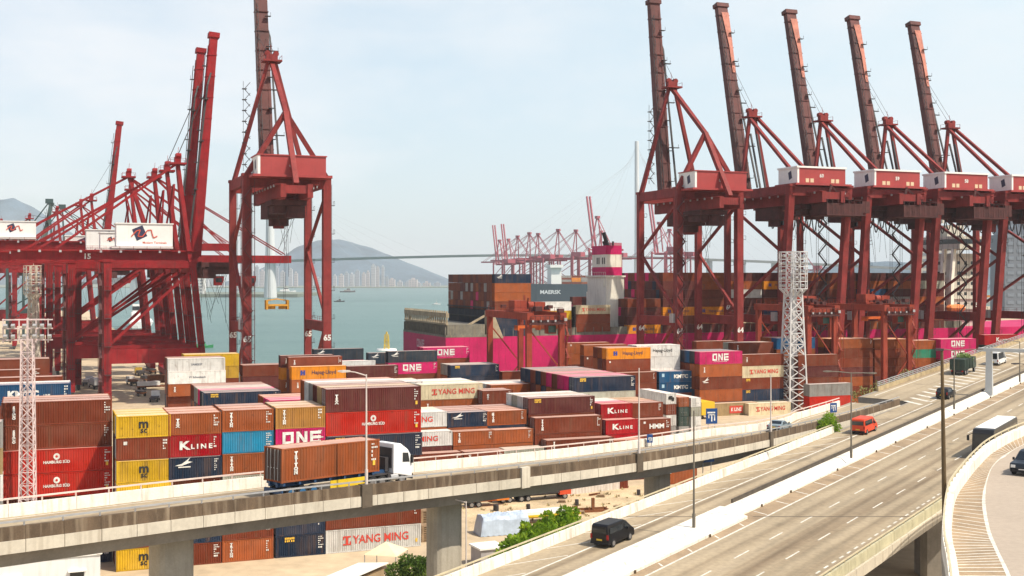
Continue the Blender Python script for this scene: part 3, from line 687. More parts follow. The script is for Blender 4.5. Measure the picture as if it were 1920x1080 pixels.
# ---- nearest block, front row
stack(0, 748, 151, 40, ['br|v:SEACO+c:1', 'br|v:SEACO+c:2', 'rd|hs+c:3+y|-.7', 'rd|hs+c:4+y|-.7', 'br', 'br', 'nv|c:3'], 7, 'far left front stack', right=210, behind='br ru')
stack(218, 781, 145.5, 20, ['ye|msc', 'br|patch+c:5', 'ye|msc|-.45', 'ye|msc|-.45', 'br', 'br', 'ye|msc'], 7, 'yellow topped front stack', behind='ye ye')
stack(316, 776, 145.5, 20, ['ru|v:TEX+c:6', 'kr|kline+c:7', 'nv|bird+c:8|-.5', 'br|c:1', 'br', 'nv|c:2', 'br|c:4'], 7, 'front stack right of yellow one', behind='ru ru')
stack(417, 770, 145.5, 20, ['ru|v:TRITON+c:3', 'cy|c:4', 'ru|v:TRITON+c:5|-.3', 'pg||-.3', 'br', 'br|c:6', 'ru|v:TRITON+c:7'], 7, 'front stack with cyan box', behind='ru br')
stack(517, 765, 145.5, 20, ['go|v:TRITON+c:5', 'mg|one+c:9', 'br|c:1', 'wh', 'br', 'nv|c:2', 'nv|tagy+c:4'], 7, 'ochre topped front stack', behind='tn tn')
stack(611, 730, 145.5, 40, ['dm|v:TEX+c:2+y', 'rd|hs+c:3+y', 'nv|tagy+c:4|-.5', 'br', 'br', 'br|c:5', 'wh|ym+y'], 7, 'long front stack behind truck', behind='tn dm gy wh ru')
stack(0, 790, 146, 40, ['gy', 'tn', 'wh', 'gy', 'mg', 'br'], 6, 'stack cut off at left edge', right=5)
# ---- nearest block, stepped right part
for (xr, y, v, n, L_, t, w, bh) in ((838, 771, 185, 5, 45, 'wh|ym', 'upper step right of front stack', 'wh cr'), (848, 807, 182.4, 4, 45, 'wh|ym', 'middle step right of front stack', ''), (867, 847, 179.8, 3, 23, 'br|c:3', 'lower step by truck cab', ''),
                                (915, 771, 185, 5, 23, 'nv|bird+c:4', 'upper step beside white boxes', 'br br br'), (926, 806, 182.4, 4, 23, 'ru|v:TRITON+c:5', 'middle step beside white boxes', ''), (946, 843, 179.8, 3, 23, 'br|v:CAI+c:6', 'lower step beside rail', ''),
                                (987, 768, 185, 5, 23, 'ru|v:TRITON+patch+c:7', 'upper step left of maroon stack', 'ru ru br'), (1000, 803, 182.4, 4, 23, 'ru|c:8', 'middle step left of maroon stack', ''), (1020, 838, 179.8, 3, 23, 'pg', 'lower step above viaduct wall', '')):
    stack(0, y, v, L_, [t], n, w, right=xr, behind=bh)
# ---- second block
stack(382, 737, 195, 40, ['nv|tagy+c:1', 'nv'], 6, 'low block left of ochre stack', behind='sl mg pg gy br br')
stack(505, 751, 183, 40, ['mg', 'br'], 6, 'low rows left of long stack', behind='mg ru ru')
stack(789, 722, 212, 40, ['cr|ym+c:1', 'ru|v:TEX'], 5, 'cream fronted stack', behind='wh cr wh wh')
stack(735, 716, 216, 20, ['wh', 'br'], 5, 'white roofed row left of cream stack', behind='wh cr')
stack(920, 722, 216, 40, ['ru|c:5', 'ru'], 5, 'white roofed stack right of cream one', behind='wh wh gy')
stack(905, 733, 209, 20, ['br|v:CAI+c:3', 'br'], 5, 'short stack right of cream one', behind='br')
stack(1077, 708, 195, 40, ['nv|tagy+c:4', 'pg'], 6, 'wide flat topped block', behind='mg mg br mg br nv br nv nv', short='wide block')
stack(991, 747, 185, 40, ['dm|tagy+c:2+y', 'br'], 5, 'stepped stack, upper step', behind='wh pg wh')
stack(1003, 784, 182.4, 40, ['br|v:TRITON+c:3', 'br'], 4, 'stepped stack, middle step')
stack(1025, 826, 179.8, 40, ['br|v:TRITON+c:4', 'br'], 3, 'stepped stack, lower step')
stack(1127, 758, 185, 20, ['kr|kline', 'kr'], 5, 'crimson pair, upper step', behind='mg wh wh')
stack(1136, 788, 182.4, 20, ['kr|kline', 'kr'], 4, 'crimson pair, lower step')
stack(1150, 826, 179.8, 20, ['ru'], 3, 'lowest step before crimson pair')
stack(1185, 756, 185, 20, ['br|c:5', 'br'], 5, 'stack right of crimson pair', behind='ru go go')
stack(1199, 787, 182.4, 20, ['br|hmm+c:6+patch', 'br'], 4, 'stack below lamp post')
stack(1518, 721, 238, 40, ['gy', 'rd', 'br'], 3, 'low stack right of white mast', detail=1)
# boxes turned end-on
def endon(x, y, v, tiers, n, where):
    u = u_at(x, v); zt = z_at(x, y, v); h = zt / n
    for i in range(n):
        q = (tiers[min(i, len(tiers) - 1)] + '|').split('|')
        t = container(u + CWD / 2, v + 6.1, zt - (i + 1) * h, 40, q[0], '', f"{PAL[q[0]][1]} end-on container with doors showing, {TW[i]} of {where}", 2, h - .01, R(90))
        if q[1] == 'logo':
            b = MB(); b.cyl((-.3, 0, 0), (-.3, -.012, 0), .42, 14); b.cyl((.35, 0, -.2), (.35, -.012, -.2), .4, 14); b.box(-.5, .3, -.012, 0, .2, .5); b.box(.1, .7, -.012, 0, -.75, -.5)
            o = b.ob('emblem', M_BLK_L, t); o.rotation_euler = (0, 0, R(-90)); o.location = (-6.14, .0, 1.5)
endon(1249, 738, 226, ['wh|logo', 'br', 'wh', 'gy'], 4, 'column nearest crimson boxes')
endon(1273, 745, 226, ['ru', 'dg', 'dg', 'gy'], 4, 'middle end-on column')
endon(1296, 746, 226, ['wh', 'pg', 'wh', 'wh'], 4, 'rightmost end-on column')
# ---- third block, by the quay
stack(315, 673, 270, 40, ['wh|txt:SAMSKIP', 'wh|txt:W Schwebach|-.9', 'ru|v:TEX|-.9', 'br'], 6, 'tall white stack by quay', behind='br br')
stack(345, 665, 278, 40, ['ye', 'yd', 'br'], 6, 'yellow stack by quay', behind='yd')
stack(455, 685, 285, 40, ['br|c:2', 'dm', 'dm'], 5, 'brown stack by quay crane', behind='br')
stack(526, 667, 271, 40, ['dm|v:TEX', 'or', 'ru|v:TEX'], 6, 'rear row of orange stack')
stack(541, 670, 267.6, 40, ['br|v:TEX+c:1'], 6, 'middle row of orange stack')
stack(547, 688, 264, 40, ['or|hapag', 'ru|v:TEX', 'br'], 5, 'front row of orange stack')
stack(589, 655, 286, 40, ['sl|bird', 'mg', 'wh'], 6, 'slate stack before water')
stack(610, 678, 280, 40, ['wh', 'br'], 5, 'white roofed stack before water')
stack(651, 687, 272, 40, ['dm|c:4', 'br'], 5, 'maroon stack left of magenta one')
stack(728, 659, 276, 40, ['sl|bird', 'mg|one+c:9', 'br'], 6, 'slate and magenta stack')
stack(691, 662, 281, 20, ['sl|bird', 'br'], 6, 'stub left of slate and magenta stack')
stack(794, 652, 286, 40, ['mg|one+c:9', 'br', 'br'], 6, 'magenta stack below ship stern', behind='mg')
stack(845, 685, 268, 40, ['nv|tagy+c:3', 'nv'], 5, 'navy stack before red gantry', behind='gy pg')
stack(942, 697, 272, 40, ['br', 'br'], 5, 'brown stack between gantry legs')
stack(1064, 643, 286, 40, ['ru|patch', 'ru', 'br'], 6, 'rearmost brown row by gantry')
stack(1095, 647, 279, 40, ['ru', 'br|patch', 'br'], 6, 'middle brown row by gantry')
stack(1137, 653, 265, 40, ['or|hapag', 'br|patch', 'br'], 6, 'orange topped stack right of gantry', behind='ru br')
stack(0, 646, 267, 40, ['wh|hapag', 'wh', 'wh', 'wh'], 6, 'all white stack', right=1275, behind='wh')
stack(0, 697, 262, 40, ['br|c:7', 'br'], 4, 'stack left of blue pair', right=1231, behind='br')
stack(1236, 697, 262, 40, ['bl|kmtc+c:3', 'bl|kmtc+c:4', 'br'], 4, 'blue pair stack', behind='gy')
stack(1312, 660, 258, 40, ['mg|one', 'ru|v:TEX', 'br|bird', 'ru', 'nv|tagy'], 5, 'magenta topped five high stack', behind='sl bl nv')
stack(1392, 665, 258, 40, ['br|v:TEX', 'cr|ym', 'br|tagy', 'nv|tagy', 'pg'], 5, 'stack behind white floodlight mast')
stack(1375, 643, 268, 40, ['br|v:TEX', 'br'], 6, 'maroon row behind mast stack', behind='pg')
stack(1306, 640, 284, 40, ['br', 'br'], 6, 'rear row left of mast')
stack(1456, 634, 270, 40, ['bl', 'ru', 'br', 'br'], 6, 'blue topped stack by mast', behind='ru ru')
stack(1497, 666, 256, 40, ['br', 'dm', 'br', 'br'], 5, 'brown stack right of mast')
stack(1566, 636, 264, 40, ['ru|c:2', 'br', 'br|patch', 'dm'], 7, 'tall stack left of gantry legs', behind='ru or')
stack(1640, 637, 264, 40, ['ru', 'br', 'br', 'br'], 7, 'tall stack between gantry legs', behind='or or')
stack(1706, 639, 264, 40, ['ru', 'gr', 'ru'], 7, 'stack with green box', behind='ru')
stack(1764, 636, 262, 40, ['mg|one', 'mg|one', 'br'], 6, 'magenta pair near right edge', behind='mg')
stack(1846, 628, 270, 40, ['kr|kline', 'dg', 'br'], 6, 'crimson stack near right edge')
stack(1340, 757, 255, 40, ['tn|klinered'], 1, 'left of cream box')
stack(1404, 757, 253, 40, ['cr|ym'], 1, 'behind blue sign')
# ---- left edge behind the front stack
stack(0, 718, 176, 40, ['bl|kmtc+c:5', 'bl|kmtc'], 7, 'blue stack at left edge', right=133, behind='wh')
stack(0, 705, 200, 40, ['br', 'br'], 6, 'low brown stack behind blue one', right=118, detail=1)
stack(0, 692, 226, 40, ['br|c:3', 'br'], 6, 'brown stack at left edge', right=76, detail=1)
stack(0, 672, 246, 40, ['br', 'br', 'br'], 6, 'farthest brown stack at left edge', right=93, behind='br')
hid = HID.ob('shipping_container', [cmat('br'), cmat('ru'), cmat('dm'), cmat('nv')])
tag(hid, 'containers buried behind and beneath the visible boxes of the yard stacks', 'containers', kind='stuff')
# ================================================================ CRANES AND MASTS
def crane_paint(name, c): return mat(name, c, .6, .28, .3, streak=.55, sc=(.055, .018, .016), rnd=.08, fine=.08, rust=.4, fade=.04, spec=.15)
M_C1 = crane_paint('faded_crane_red', (.215, .030, .028)); M_C2 = crane_paint('crane_red', (.25, .010, .014)); M_C3 = mat('dull_boom_red', (.105, .026, .022), .65, .4, .16, streak=.6, sc=(.045, .022, .02), fine=.1)
M_CG = crane_paint('grey_green_boom', (.13, .17, .16))
M_LOGO = mat('dark_logo_blue', (.03, .03, .07), .6, .1, 2)
def stairs(mb, x, y, z0, z1, dx, dy, step=3.2, w=.9):
    k = int((z1 - z0) / step)
    for i in range(k):
        za, zb = z0 + i * step, z0 + (i + 1) * step; s = 1 if i % 2 else -1
        mb.bar((x - dx * s, y - dy * s, za), (x + dx * s, y + dy * s, zb), w * .75, .14)
        mb.bar((x - dx * s, y - dy * s, za + 1), (x + dx * s, y + dy * s, zb + 1), .07)
        mb.box(x + dx * s - .6, x + dx * s + .6, y + dy * s - .6, y + dy * s + .6, zb - .06, zb + .04)
    for sx, sy in ((-1, -1), (1, -1), (1, 1), (-1, 1)): mb.bar((x + sx * (abs(dx) + .5), y + sy * (abs(dy) + .5), z0), (x + sx * (abs(dx) + .5), y + sy * (abs(dy) + .5), z1), .09)
def sts(loc, rz, label, G=24, Wd=21, zg=57, zl=60, hg=3.4, back=13, hinge=2.5, boom=62, ang=82, house=None, apex=(0, 95), joint=None, lean=0.0, zp=21, wl=0.0, num='', m=M_C1, mb_=M_C3, style='A', logo=0, group='ship to shore cranes along the quay', spreader=None, lw=2.1, bw=3.9):
    t = thing('quay_crane', label, 'crane', loc, rz, group); hb = Wd / 2
    legs = []
    for a in (0, G):
        for s in (-1, 1):
            la = lean if a == 0 else 0
            b = MB(); wd = lw if a == 0 else lw * .85
            bo_ = wl if a else 0.0; b.bar((a + bo_, s * hb, 2.2), (a + bo_ * .7 - la * zp / zl, s * hb, zp), wd, wd, up=(1, 0, 0)); b.bar((a + bo_ * .7 - la * zp / zl, s * hb, zp), (a - la, s * hb, zl), wd, wd * 1.02, up=(1, 0, 0))
            b.box(a - la - wd * .62, a - la + wd * .62, s * hb - wd * .62, s * hb + wd * .62, zl - .4, zl + .35)
            lg = b.ob('leg', m, t)
            lp = MB(); sg_ = -1 if a == 0 else 1
            for q in range(int((zl - 6) / 7.5)):
                z = 8 + q * 7.5; x_ = a + (bo_ * (1 - z / zl)) - la * z / zl; lp.box(x_ - .9, x_ + .9, s * hb - wd / 2 - 1.0, s * hb - wd / 2, z - .06, z + .04)
                for e in (-.85, .85): lp.bar((x_ + e, s * hb - wd / 2 - .95, z), (x_ + e, s * hb - wd / 2 - .95, z + 1.1), .07)
                lp.bar((x_ - .85, s * hb - wd / 2 - .95, z + 1.1), (x_ + .85, s * hb - wd / 2 - .95, z + 1.1), .07)
            for e in (-.25, .25): lp.bar((a + bo_ + e, s * hb - wd / 2 - .3, 4), (a - la + e, s * hb - wd / 2 - .3, zl - 2), .07)
            lp.ob('ladder', M_DARK, lg)
            if num:
                q = -wd / 2 - .03 - la * (18 / zl); text(num, 2.1, M_MARK, lg, (a + q + .0, s * hb, 18.0 if not lean else 24), bold=.08, rot=(0, 0, -pi / 2))
        a_ = a; a = a + (wl if a else 0); b = MB(); b.box(a - .9, a + .9, -hb - 3, hb + 3, 1.6, 3.4); b.ob('sill_beam', m, t)
        for s in (-1, 1):
            b = MB()
            for q in (-2.6, 0, 2.6): b.box(a - .5, a + .5, s * hb + q - .9, s * hb + q + .9, .35, 1.6); b.cyl((a - .3, s * hb + q - .5, .4), (a + .3, s * hb + q - .5, .4), .4, 10); b.cyl((a - .3, s * hb + q + .5, .4), (a + .3, s * hb + q + .5, .4), .4, 10)
            b.ob('wheel_bogie', M_DARK, t)
        a = a_; b = MB(); la = lean if a == 0 else 0; b.box(a - la - 1, a - la + 1, -hb, hb, zl - 3.2, zl - .5); b.ob('cross_beam', m, t)
    for s in (-1, 1):
        b = MB(); la = lean * zp / zl; b.box(-la, G + wl * .6, s * hb - .75, s * hb + .75, zp - (1.4 if style != 'C' else 2.6), zp + 1.2); pb = b.ob('portal_beam', m, t)
        rl = MB()
        for q in range(9): x = G * q / 8; rl.bar((x, s * (hb + .8), zp + 1.2), (x, s * (hb + .8), zp + 2.3), .07)
        for z in (1.75, 2.3): rl.bar((0, s * (hb + .8), zp + z), (G, s * (hb + .8), zp + z), .07)
        rl.ob('handrail', m, pb)
        b = MB(); b.box(-lean - 1, G + 1, s * hb - .8, s * hb + .8, zl - 2.6, zl + .1) if style != 'C' else b.box(-1, G + 1, s * hb - .7, s * hb + .7, zl - 2.0, zl)
        b.ob('top_beam', m, t)
        zm = (zp + zl) / 2 + 1
        BR = {'A': (((-lean * .92, zl - 4), (G, zm)), ((G, zm), (-lean * zp / zl, zp + 1.5)), ((G * .1, zp - 1), (G * .85, 4))),
              'B': (((G, zl - 3.5), (-lean * .6, zm - 2)), ((-lean * .6, zm - 2), (G, zp + 1.5)), ((G * .1, zp - 1), (G * .85, 4))),
              'C': (((G - .5, zl - 3), (.5, zp + 2.5)),)}[style]
        for p, q in BR:
            b = MB(); b.bar((p[0], s * hb, p[1]), (q[0], s * hb, q[1]), .75); b.ob('brace', m, t)
    g = MB()
    for s in (-1, 1): g.box(-back, G + hinge, s * 3.4 - .7, s * 3.4 + .7, zg - hg, zg)
    for x in [-back + .8] + [i * 6 for i in range(int((G + hinge) / 6) + 1)]: g.box(x - .4, x + .4, -3.4, 3.4, zg - hg * .7, zg - .3)
    g.ob('girder', m, t)
    w = MB()
    for s in (-1, 1):
        w.box(-back - 1, G + hinge, s * 4.9 - .6, s * 4.9 + .6, zg - .25, zg - .1)
        for z in (.5, 1.0): w.bar((-back - 1, s * 5.5, zg + z), (G, s * 5.5, zg + z), .06)
        for i in range(14): x = -back - 1 + (G + back) * i / 13; w.bar((x, s * 5.5, zg - .1), (x, s * 5.5, zg + 1.0), .06)
    for q in range(9): x = -back + 2 + (G + back) * q / 9; w.box(x - .3, x + .3, -5.6, -5.35, zg - .8, zg - .2, 1); w.box(x - .3, x + .3, 5.35, 5.6, zg - .8, zg - .2, 1)
    for q in range(int(G / 3)): w.bar((q * 3, -4.9, zg - hg), (q * 3 + 1.5, -4.9, zg - hg - 1.2), .09); w.bar((q * 3 + 1.5, -4.9, zg - hg - 1.2), (q * 3 + 3, -4.9, zg - hg), .09)
    w.ob('walkway', [m, M_STEEL], t)
    # boom
    A = R(ang); hx, hz_ = G + hinge, zg - hg / 2; bt = Vector((hx + boom * cos(A), 0, hz_ + boom * sin(A)))
    b = MB(); up = (1, 0, 0) if ang > 45 else (0, 0, 1)
    if ang > 45:
        b.bar((hx, 0, hz_), (bt.x, 0, bt.z), bw, 2.6, up=up, w2=bw * .92, h2=2.1)
        for s in (-1, 1): b.bar((hx - 1.4, s * bw * .36, hz_), (bt.x - 1.2, s * bw * .34, bt.z - 2), bw * .16, .45, up=up)
        for i in range(int(boom / 6)):
            q = Vector((hx, 0, hz_)).lerp(bt, (i + .5) * 6 / boom); b.box(q.x - 1.45, q.x + 1.2, -bw * .505, bw * .505, q.z - .12, q.z + .12)
        n_ = (bt - Vector((hx, 0, hz_))).normalized(); b.bar(bt, bt + n_ * 1.4, bw * 1.12, 3.0, up=up)
    else:
        for s in (-1, 1): b.bar((hx, s * 3.2, hz_), (bt.x, s * 3.2, bt.z), 1.3, 2.4, up=up)
        for i in range(8): x = hx + (boom - 1) * i / 7; b.box(x - .4, x + .4, -3.2, 3.2, hz_ - .6, hz_ + .6)
    bo = b.ob('boom', mb_, t)
    lad = MB()
    if ang > 45:
        p0, p1 = Vector((hx - 1.9, -bw * .5, hz_ + 6)), Vector((bt.x - 1.9, -bw * .5, bt.z - boom * .22))
        p0 += Vector((0, -1.0, 0)); p1 += Vector((0, -.6, 0)); lad.bar(p0, p1, .48, .48, up=(1, 0, 0)); lad.bar(p1, p1 + Vector((1, .9, 3.5)), .48, .48, up=(1, 0, 0))
        for q in (.3, .62, .9):
            c = p0.lerp(p1, q); lad.box(c.x - .5, c.x + .5, c.y - 2.2, c.y + 1.2, c.z - .12, c.z + .12); lad.bar((c.x, c.y - 2.1, c.z), (c.x, c.y - 2.1, c.z + 1.1), .09)
    lad.ob('folded_stay', M_DARK, bo) if lad.v else None
    if ang > 45:
        lt = MB(); ofs = -1.75; k = int(boom * .86 / 2.2); pa = None
        for i in range(k + 1):
            q = Vector((hx, 0, hz_)).lerp(bt, .06 + .88 * i / k); p_ = Vector((q.x + ofs, bw * (.5 if i % 2 else .28), q.z))
            if pa is not None: lt.bar(pa, p_, .13)
            pa = p_
        a0_, a1_ = Vector((hx, 0, hz_)).lerp(bt, .06), Vector((hx, 0, hz_)).lerp(bt, .94)
        for y in (.5, .28): lt.bar(a0_ + Vector((ofs, bw * y, 0)), a1_ + Vector((ofs, bw * y, 0)), .12)
        for i in range(6): q = a0_.lerp(a1_, (i + .5) / 6); lt.box(q.x - 2.6, q.x - 1.4, -bw * .62, -bw * .2, q.z - .1, q.z + .05); lt.bar((q.x - 2.5, -bw * .6, q.z), (q.x - 2.5, -bw * .6, q.z + 1.1), .08)
        lt.ob('boom_walkway', M_DARK, bo)
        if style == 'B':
            fp = MB(); P_ = lambda f, y: (Vector((hx, 0, hz_)).lerp(bt, f) + Vector((-1.42, y * bw, .3))); fp.add([P_(.66, -.40), P_(.66, -.12), P_(.80, -.10), P_(.86, .02), P_(.97, .22), P_(.97, -.44), P_(.84, -.45)], [(0, 1, 2, 3, 4, 5, 6)]); fp.ob('bleached_panel', mat('bleached_salmon_paint', (.46, .17, .12), .7, .35, .5, rust=.6), bo)  # flat tapering patch on the upper boom face, paler salmon than the boom
    # A-frame
    ax, az = apex; ax += G
    for s in (-1, 1):
        b = MB(); b.bar((G, s * hb * (.97 if style == 'A' else .5), zl), (ax, s * .9, az), 1.25, 1.25, w2=.95, h2=.95, up=(1, 0, 0)); b.ob('apex_leg', m, t)
    b = MB(); b.box(ax - 2.2, ax + 2.2, -2.6, 2.6, az - .5, az + .0); b.box(ax - .8, ax + .8, -1.6, 1.6, az, az + 1.7)
    for s in (-1, 1): b.cyl((ax - .5, s * 1.2, az + 1.9), (ax + .9, s * 1.2, az + 1.9), .8, 10); b.bar((ax - 2.1, s * 2.5, az), (ax - 2.1, s * 2.5, az + 1.2), .1); b.bar((ax + 2.1, s * 2.5, az), (ax + 2.1, s * 2.5, az + 1.2), .1)
    for s in (-1, 1): b.bar((ax - 2.1, s * 2.5, az + 1.15), (ax + 2.1, s * 2.5, az + 1.15), .08)
    b.bar((ax, 0, az + 1.5), (ax + .3, .2, az + 4.5), .1); b.ob('apex_platform', m, t)
    if joint:
        jx, jz = joint
        for p, q, wd in (((ax, 0, az - .5), (jx, 0, jz), 1.15), ((jx, 0, jz), (0, -hb, zl), 1.2), ((jx, 0, jz), (0, hb, zl), 1.2), ((jx, 0, jz), (-back + 1, 0, zg), 1.35)):
            b = MB(); b.bar(p, q, wd); b.ob('backstay', m, t)
    else:
        for s in (-1, 1):
            b = MB(); b.bar((ax - .5, s * 1.6, az - .4), (-lean + 1.0 if style != 'C' else -back + 11, s * 3.3, zg + .2), .95 if style != 'C' else .6); b.ob('backstay', m, t)
            b = MB(); b.bar((ax - 1.0, s * 1.2, az - 6), (G - 6 - s, s * 1.6, zg), .5); b.ob('pylon_post', M_DARK if style == 'B' else m, t)
    if ang < 45:
        for s in (-1, 1):
            b = MB(); b.bar((ax, s * 1.2, az), (hx + boom * .52, s * 3, zg), .35); b.bar((ax, s * 1.2, az), (hx + boom * .95, s * 3, zg), .35); b.ob('forestay', m, t)
    else:
        b = MB()
        for s in (-1, 1): b.cyl((ax, s * .9, az + 2), (bt.x - 1.5, s * 1.0, hz_ + boom * .78 * sin(A)), .06, 5)
        b.ob('hoist_rope', M_DARK, t)
    if house:
        a0, a1, w_, zb, h_ = house
        b = MB(); b.box(a0, a1, -w_ / 2, w_ / 2, zb, zb + h_); b.box(a0 - .25, a1 + .25, -w_ / 2 - .25, w_ / 2 + .25, zb + h_, zb + h_ + .28); b.box(a0 - 1.3, a1, -w_ / 2 - 1.4, w_ / 2 + 1.4, zb - .6, zb - .02)
        hm = mat('machinery_house_red', (.34, .045, .042), .5, .12, .3, streak=.25, sc=(.15, .04, .035)) if style != 'C' else mat('machinery_house_white', (.74, .73, .70), .5, .05, .3, streak=.15, sc=(.4, .36, .3))
        hs = b.ob('machinery_house', hm, t)
        if style != 'C':
            b = MB(); b.box(a0 + .02, a1, w_ / 2 + .02, w_ / 2 + .05, zb + .05, zb + h_ - .03)
            if style == 'B': b.box(a0 - .3, a1 + .3, -w_ / 2 - .3, w_ / 2 + .32, zb + h_ - .12, zb + h_ + .42)
            b.box(a0 - .03, a0 - .0, w_ / 2 - .6, w_ / 2 + .05, zb + .05, zb + h_ - .03); b.ob('end_panel', M_WHITE, hs)
            b = MB(); x = a0 + (a1 - a0) * .38
            b.add([(x + p, w_ / 2 + .08, zb + h_ * .55 + q) for p, q in ((-1.1, -.9), (.5, -1.5), (1.0, .8), (-.6, 1.4))], [(0, 1, 2, 3)]); b.ob('emblem', M_LOGO, hs)
            if num: text(num, 1.5, M_MARK, hs, (a0 - .05, 0, zb + h_ * .5), bold=.06, rot=(0, 0, -pi / 2))
            dr = MB()
            for y in (-w_ * .33, w_ * .2):
                for q in (0, 1.7): dr.box(a0 - .05, a0, y + q - .6, y + q + .6, zb + .3, zb + 1.5)
            if style == 'B': dr.ob('vent', mat('pale_vent', (.62, .5, .32)), hs)
        else:
            ef = min(1, (a1 - a0) / 15) ** 1.6; lg = MB(); c = (a0 + a1) / 2 - 1.2; y = -w_ / 2 - .06; zc = zb + h_ * .60
            lg.add([(c + p * ef, y, zc + q * ef) for p, q in ((-2.2, 1.0), (.6, 2.2), (1.9, -.8), (-.9, -2.2))], [(0, 1, 2, 3)]); lg.ob('emblem', M_LOGO, hs)
            sq = MB(); pts = [(-2.4, -1.0), (-1.0, .6), (0, .9), (-.6, -.9), (.6, -1.0), (2.0, .8), (3.0, .9), (3.2, -.2), (3.6, -1.3), (4.6, -.8)]
            for p, q in zip(pts, pts[1:]): sq.bar((c + p[0] * ef, y - .06, zc + p[1] * ef), (c + q[0] * ef, y - .06, zc + q[1] * ef), .06, .28)
            sq.ob('emblem', mat('orange_red_mark', (.55, .08, .04)), hs)
            if logo: text('Modern Terminals', .85, mat('orange_red_mark', (.55, .08, .04)), hs, (c + 3.8, y - .02, zb + 1.1), bold=.01)
    # trolley, cab, clutter under the girder
    tx = 2 if style != 'C' else G + 8
    b = MB(); b.box(tx - 5, tx + 5, -4.6, 4.6, zg - hg - 1.4, zg - hg - .1); b.box(tx - 3, tx + 4, -3.6, 3.6, zg - hg - 3.4, zg - hg - 1.4); b.box(tx - 4.6, tx - 1, -4.2, .5, zg - hg - 4.6, zg - hg - 1.6)
    for q in range(7): b.bar((tx - 5, -4.5 + q * 1.5, zg - hg - 4.4), (tx - 5, -4.5 + q * 1.5, zg - hg + .2), .12)
    b.bar((tx - 5, -4.6, zg - hg - 3.2), (tx - 5, 4.6, zg - hg - 3.2), .12); b.ob('trolley', mat('grimy_trolley_red', (.075, .02, .018), .75, .5, .6, rust=.5), t)
    if style != 'C':
        b = MB(); b.box(G * .35, G * .8, -3.8, 3.6, zg - hg - 4.2, zg - hg); b.box(G * .42, G * .62, -2.4, 2.2, zg - hg - 6.2, zg - hg - 4.2); b.ob('hoist_frame', mat('grimy_trolley_red', (.13, .035, .03)), t)
    cb = MB(); cx_ = tx + (9 if style == 'C' else 10); cb.prism([(cx_ - 1.4, zg - hg - 6.9), (cx_ + 1.0, zg - hg - 6.9), (cx_ + 1.6, zg - hg - 5.2), (cx_ + 1.6, zg - hg - 3.9), (cx_ - 1.4, zg - hg - 3.9)], -1.3, 1.3); cab = cb.ob('operator_cab', m, t)
    cb = MB(); cb.box(cx_ - 1.0, cx_ + 1.0, -1.34, 1.34, zg - hg - 5.9, zg - hg - 4.5); cb.ob('window', M_GLASS, cab)
    if style == 'B':
        b = MB(); b.box(-12.5, -4.5, -11.2, 2, zg - hg - 3.6, zg - hg - .2); b.box(-13, -4, -11.8, 2.4, zg - hg - 3.9, zg - hg - 3.55); b.box(-12.6, -4.5, -11.3, 2.1, zg - hg + .9, zg - hg + 1.0)
        for q in range(8): b.bar((-13, -11.6 + q * 2, zg - hg - 3.6), (-13, -11.6 + q * 2, zg - hg + 1.0), .14)
        b.box(-12, -9.5, -14, -11.2, zg - hg - 3, zg - hg + .6); b.bar((-11, -8, zg - hg), (-8, -2, zg + 2.4), .5); b.bar((-11, 1, zg - hg), (-8, -3, zg + 2.4), .5); b.ob('service_platform', mat('grimy_trolley_red', (.13, .035, .03)), t)
        b = MB()
        for k in range(10):
            x0 = 1 + k * 2.9
            pr = None
            for q in range(9):
                f = q / 8; p = (x0 + 2.9 * f, -6.2, zg - hg - 2.3 - (6.2 - k * .25) * (1 - (2 * f - 1) ** 2) * (1 if k % 2 else .75))
                if pr: b.bar(pr, p, .26)
                pr = p
        b.ob('festoon_cable', M_DARK, t)
    st = MB(); stairs(st, -1.9 - lean * .5, hb * (1 if style != 'C' else -1), 3, zl - 1, 0, 1.2) if not lean else stairs(st, 2.5, -hb + 3.2, 3, zl - 1, 0, 1.5)
    st.ob('stair', M_DARK if lean else mat('stair_red', (.09, .02, .02), .6, .2, 1), t)
    if joint:
        la = MB()
        for k in range(8):
            z = zl + 3 + k * (az - zl - 10) / 8; la.bar((ax + 1, hb * .55, z), (ax + 1, hb * .55 + 1.6, z + 1.8), .16); la.bar((ax + 1, hb * .55 + 1.6, z + 1.8), (ax + 1, hb * .55, z + 3.7), .16); la.box(ax + .4, ax + 1.6, hb * .55 + 1, hb * .55 + 2.2, z + 1.7, z + 1.9)
        la.bar((ax + 1, hb * .55 + 1.9, zl + 3), (ax + 1, hb * .55 + 1.9, az - 6), .1); la.ob('ladder', M_DARK, t)
    r_ = random.Random(int(G * 7 + back))
    rp = MB()
    for q in range(6): rp.cyl((tx + r_.uniform(-3, 3), r_.uniform(-3, 3), zg - hg - 3), (tx + r_.uniform(-3, 3), r_.uniform(-3, 3), zg - hg - r_.uniform(9, 20)), .05, 5)
    rp.ob('hoist_rope', M_DARK, t)
    # cabinets on the portal
    b = MB(); b.box(-.2, 1.9, hb + .8, hb + 1.9, zp - .5, zp + 2.2); b.ob('control_box', M_STEEL, t)
    if spreader:
        sa, sb, sz = spreader
        b = MB(); b.box(sa - 1.2, sa + 1.2, sb - 3.0, sb + 3.0, sz + .3, sz + .8)
        for s in (-1, 1):
            b.box(sa - 1.25, sa + 1.25, sb + s * 2.8 - .25, sb + s * 2.8 + .25, sz - .6, sz + 1.9); b.box(sa - .6, sa + .6, sb + s * 1.4 - .9, sb + s * 1.4 + .9, sz - .5, sz + .35)
            b.bar((sa, sb + s * 2.8, sz + 1.8), (sa, sb, sz + 2.2), .3)
        sp = b.ob('spreader', mat('spreader_yellow', (.62, .30, .03), .6, .3, 1), t)
        c = MB()
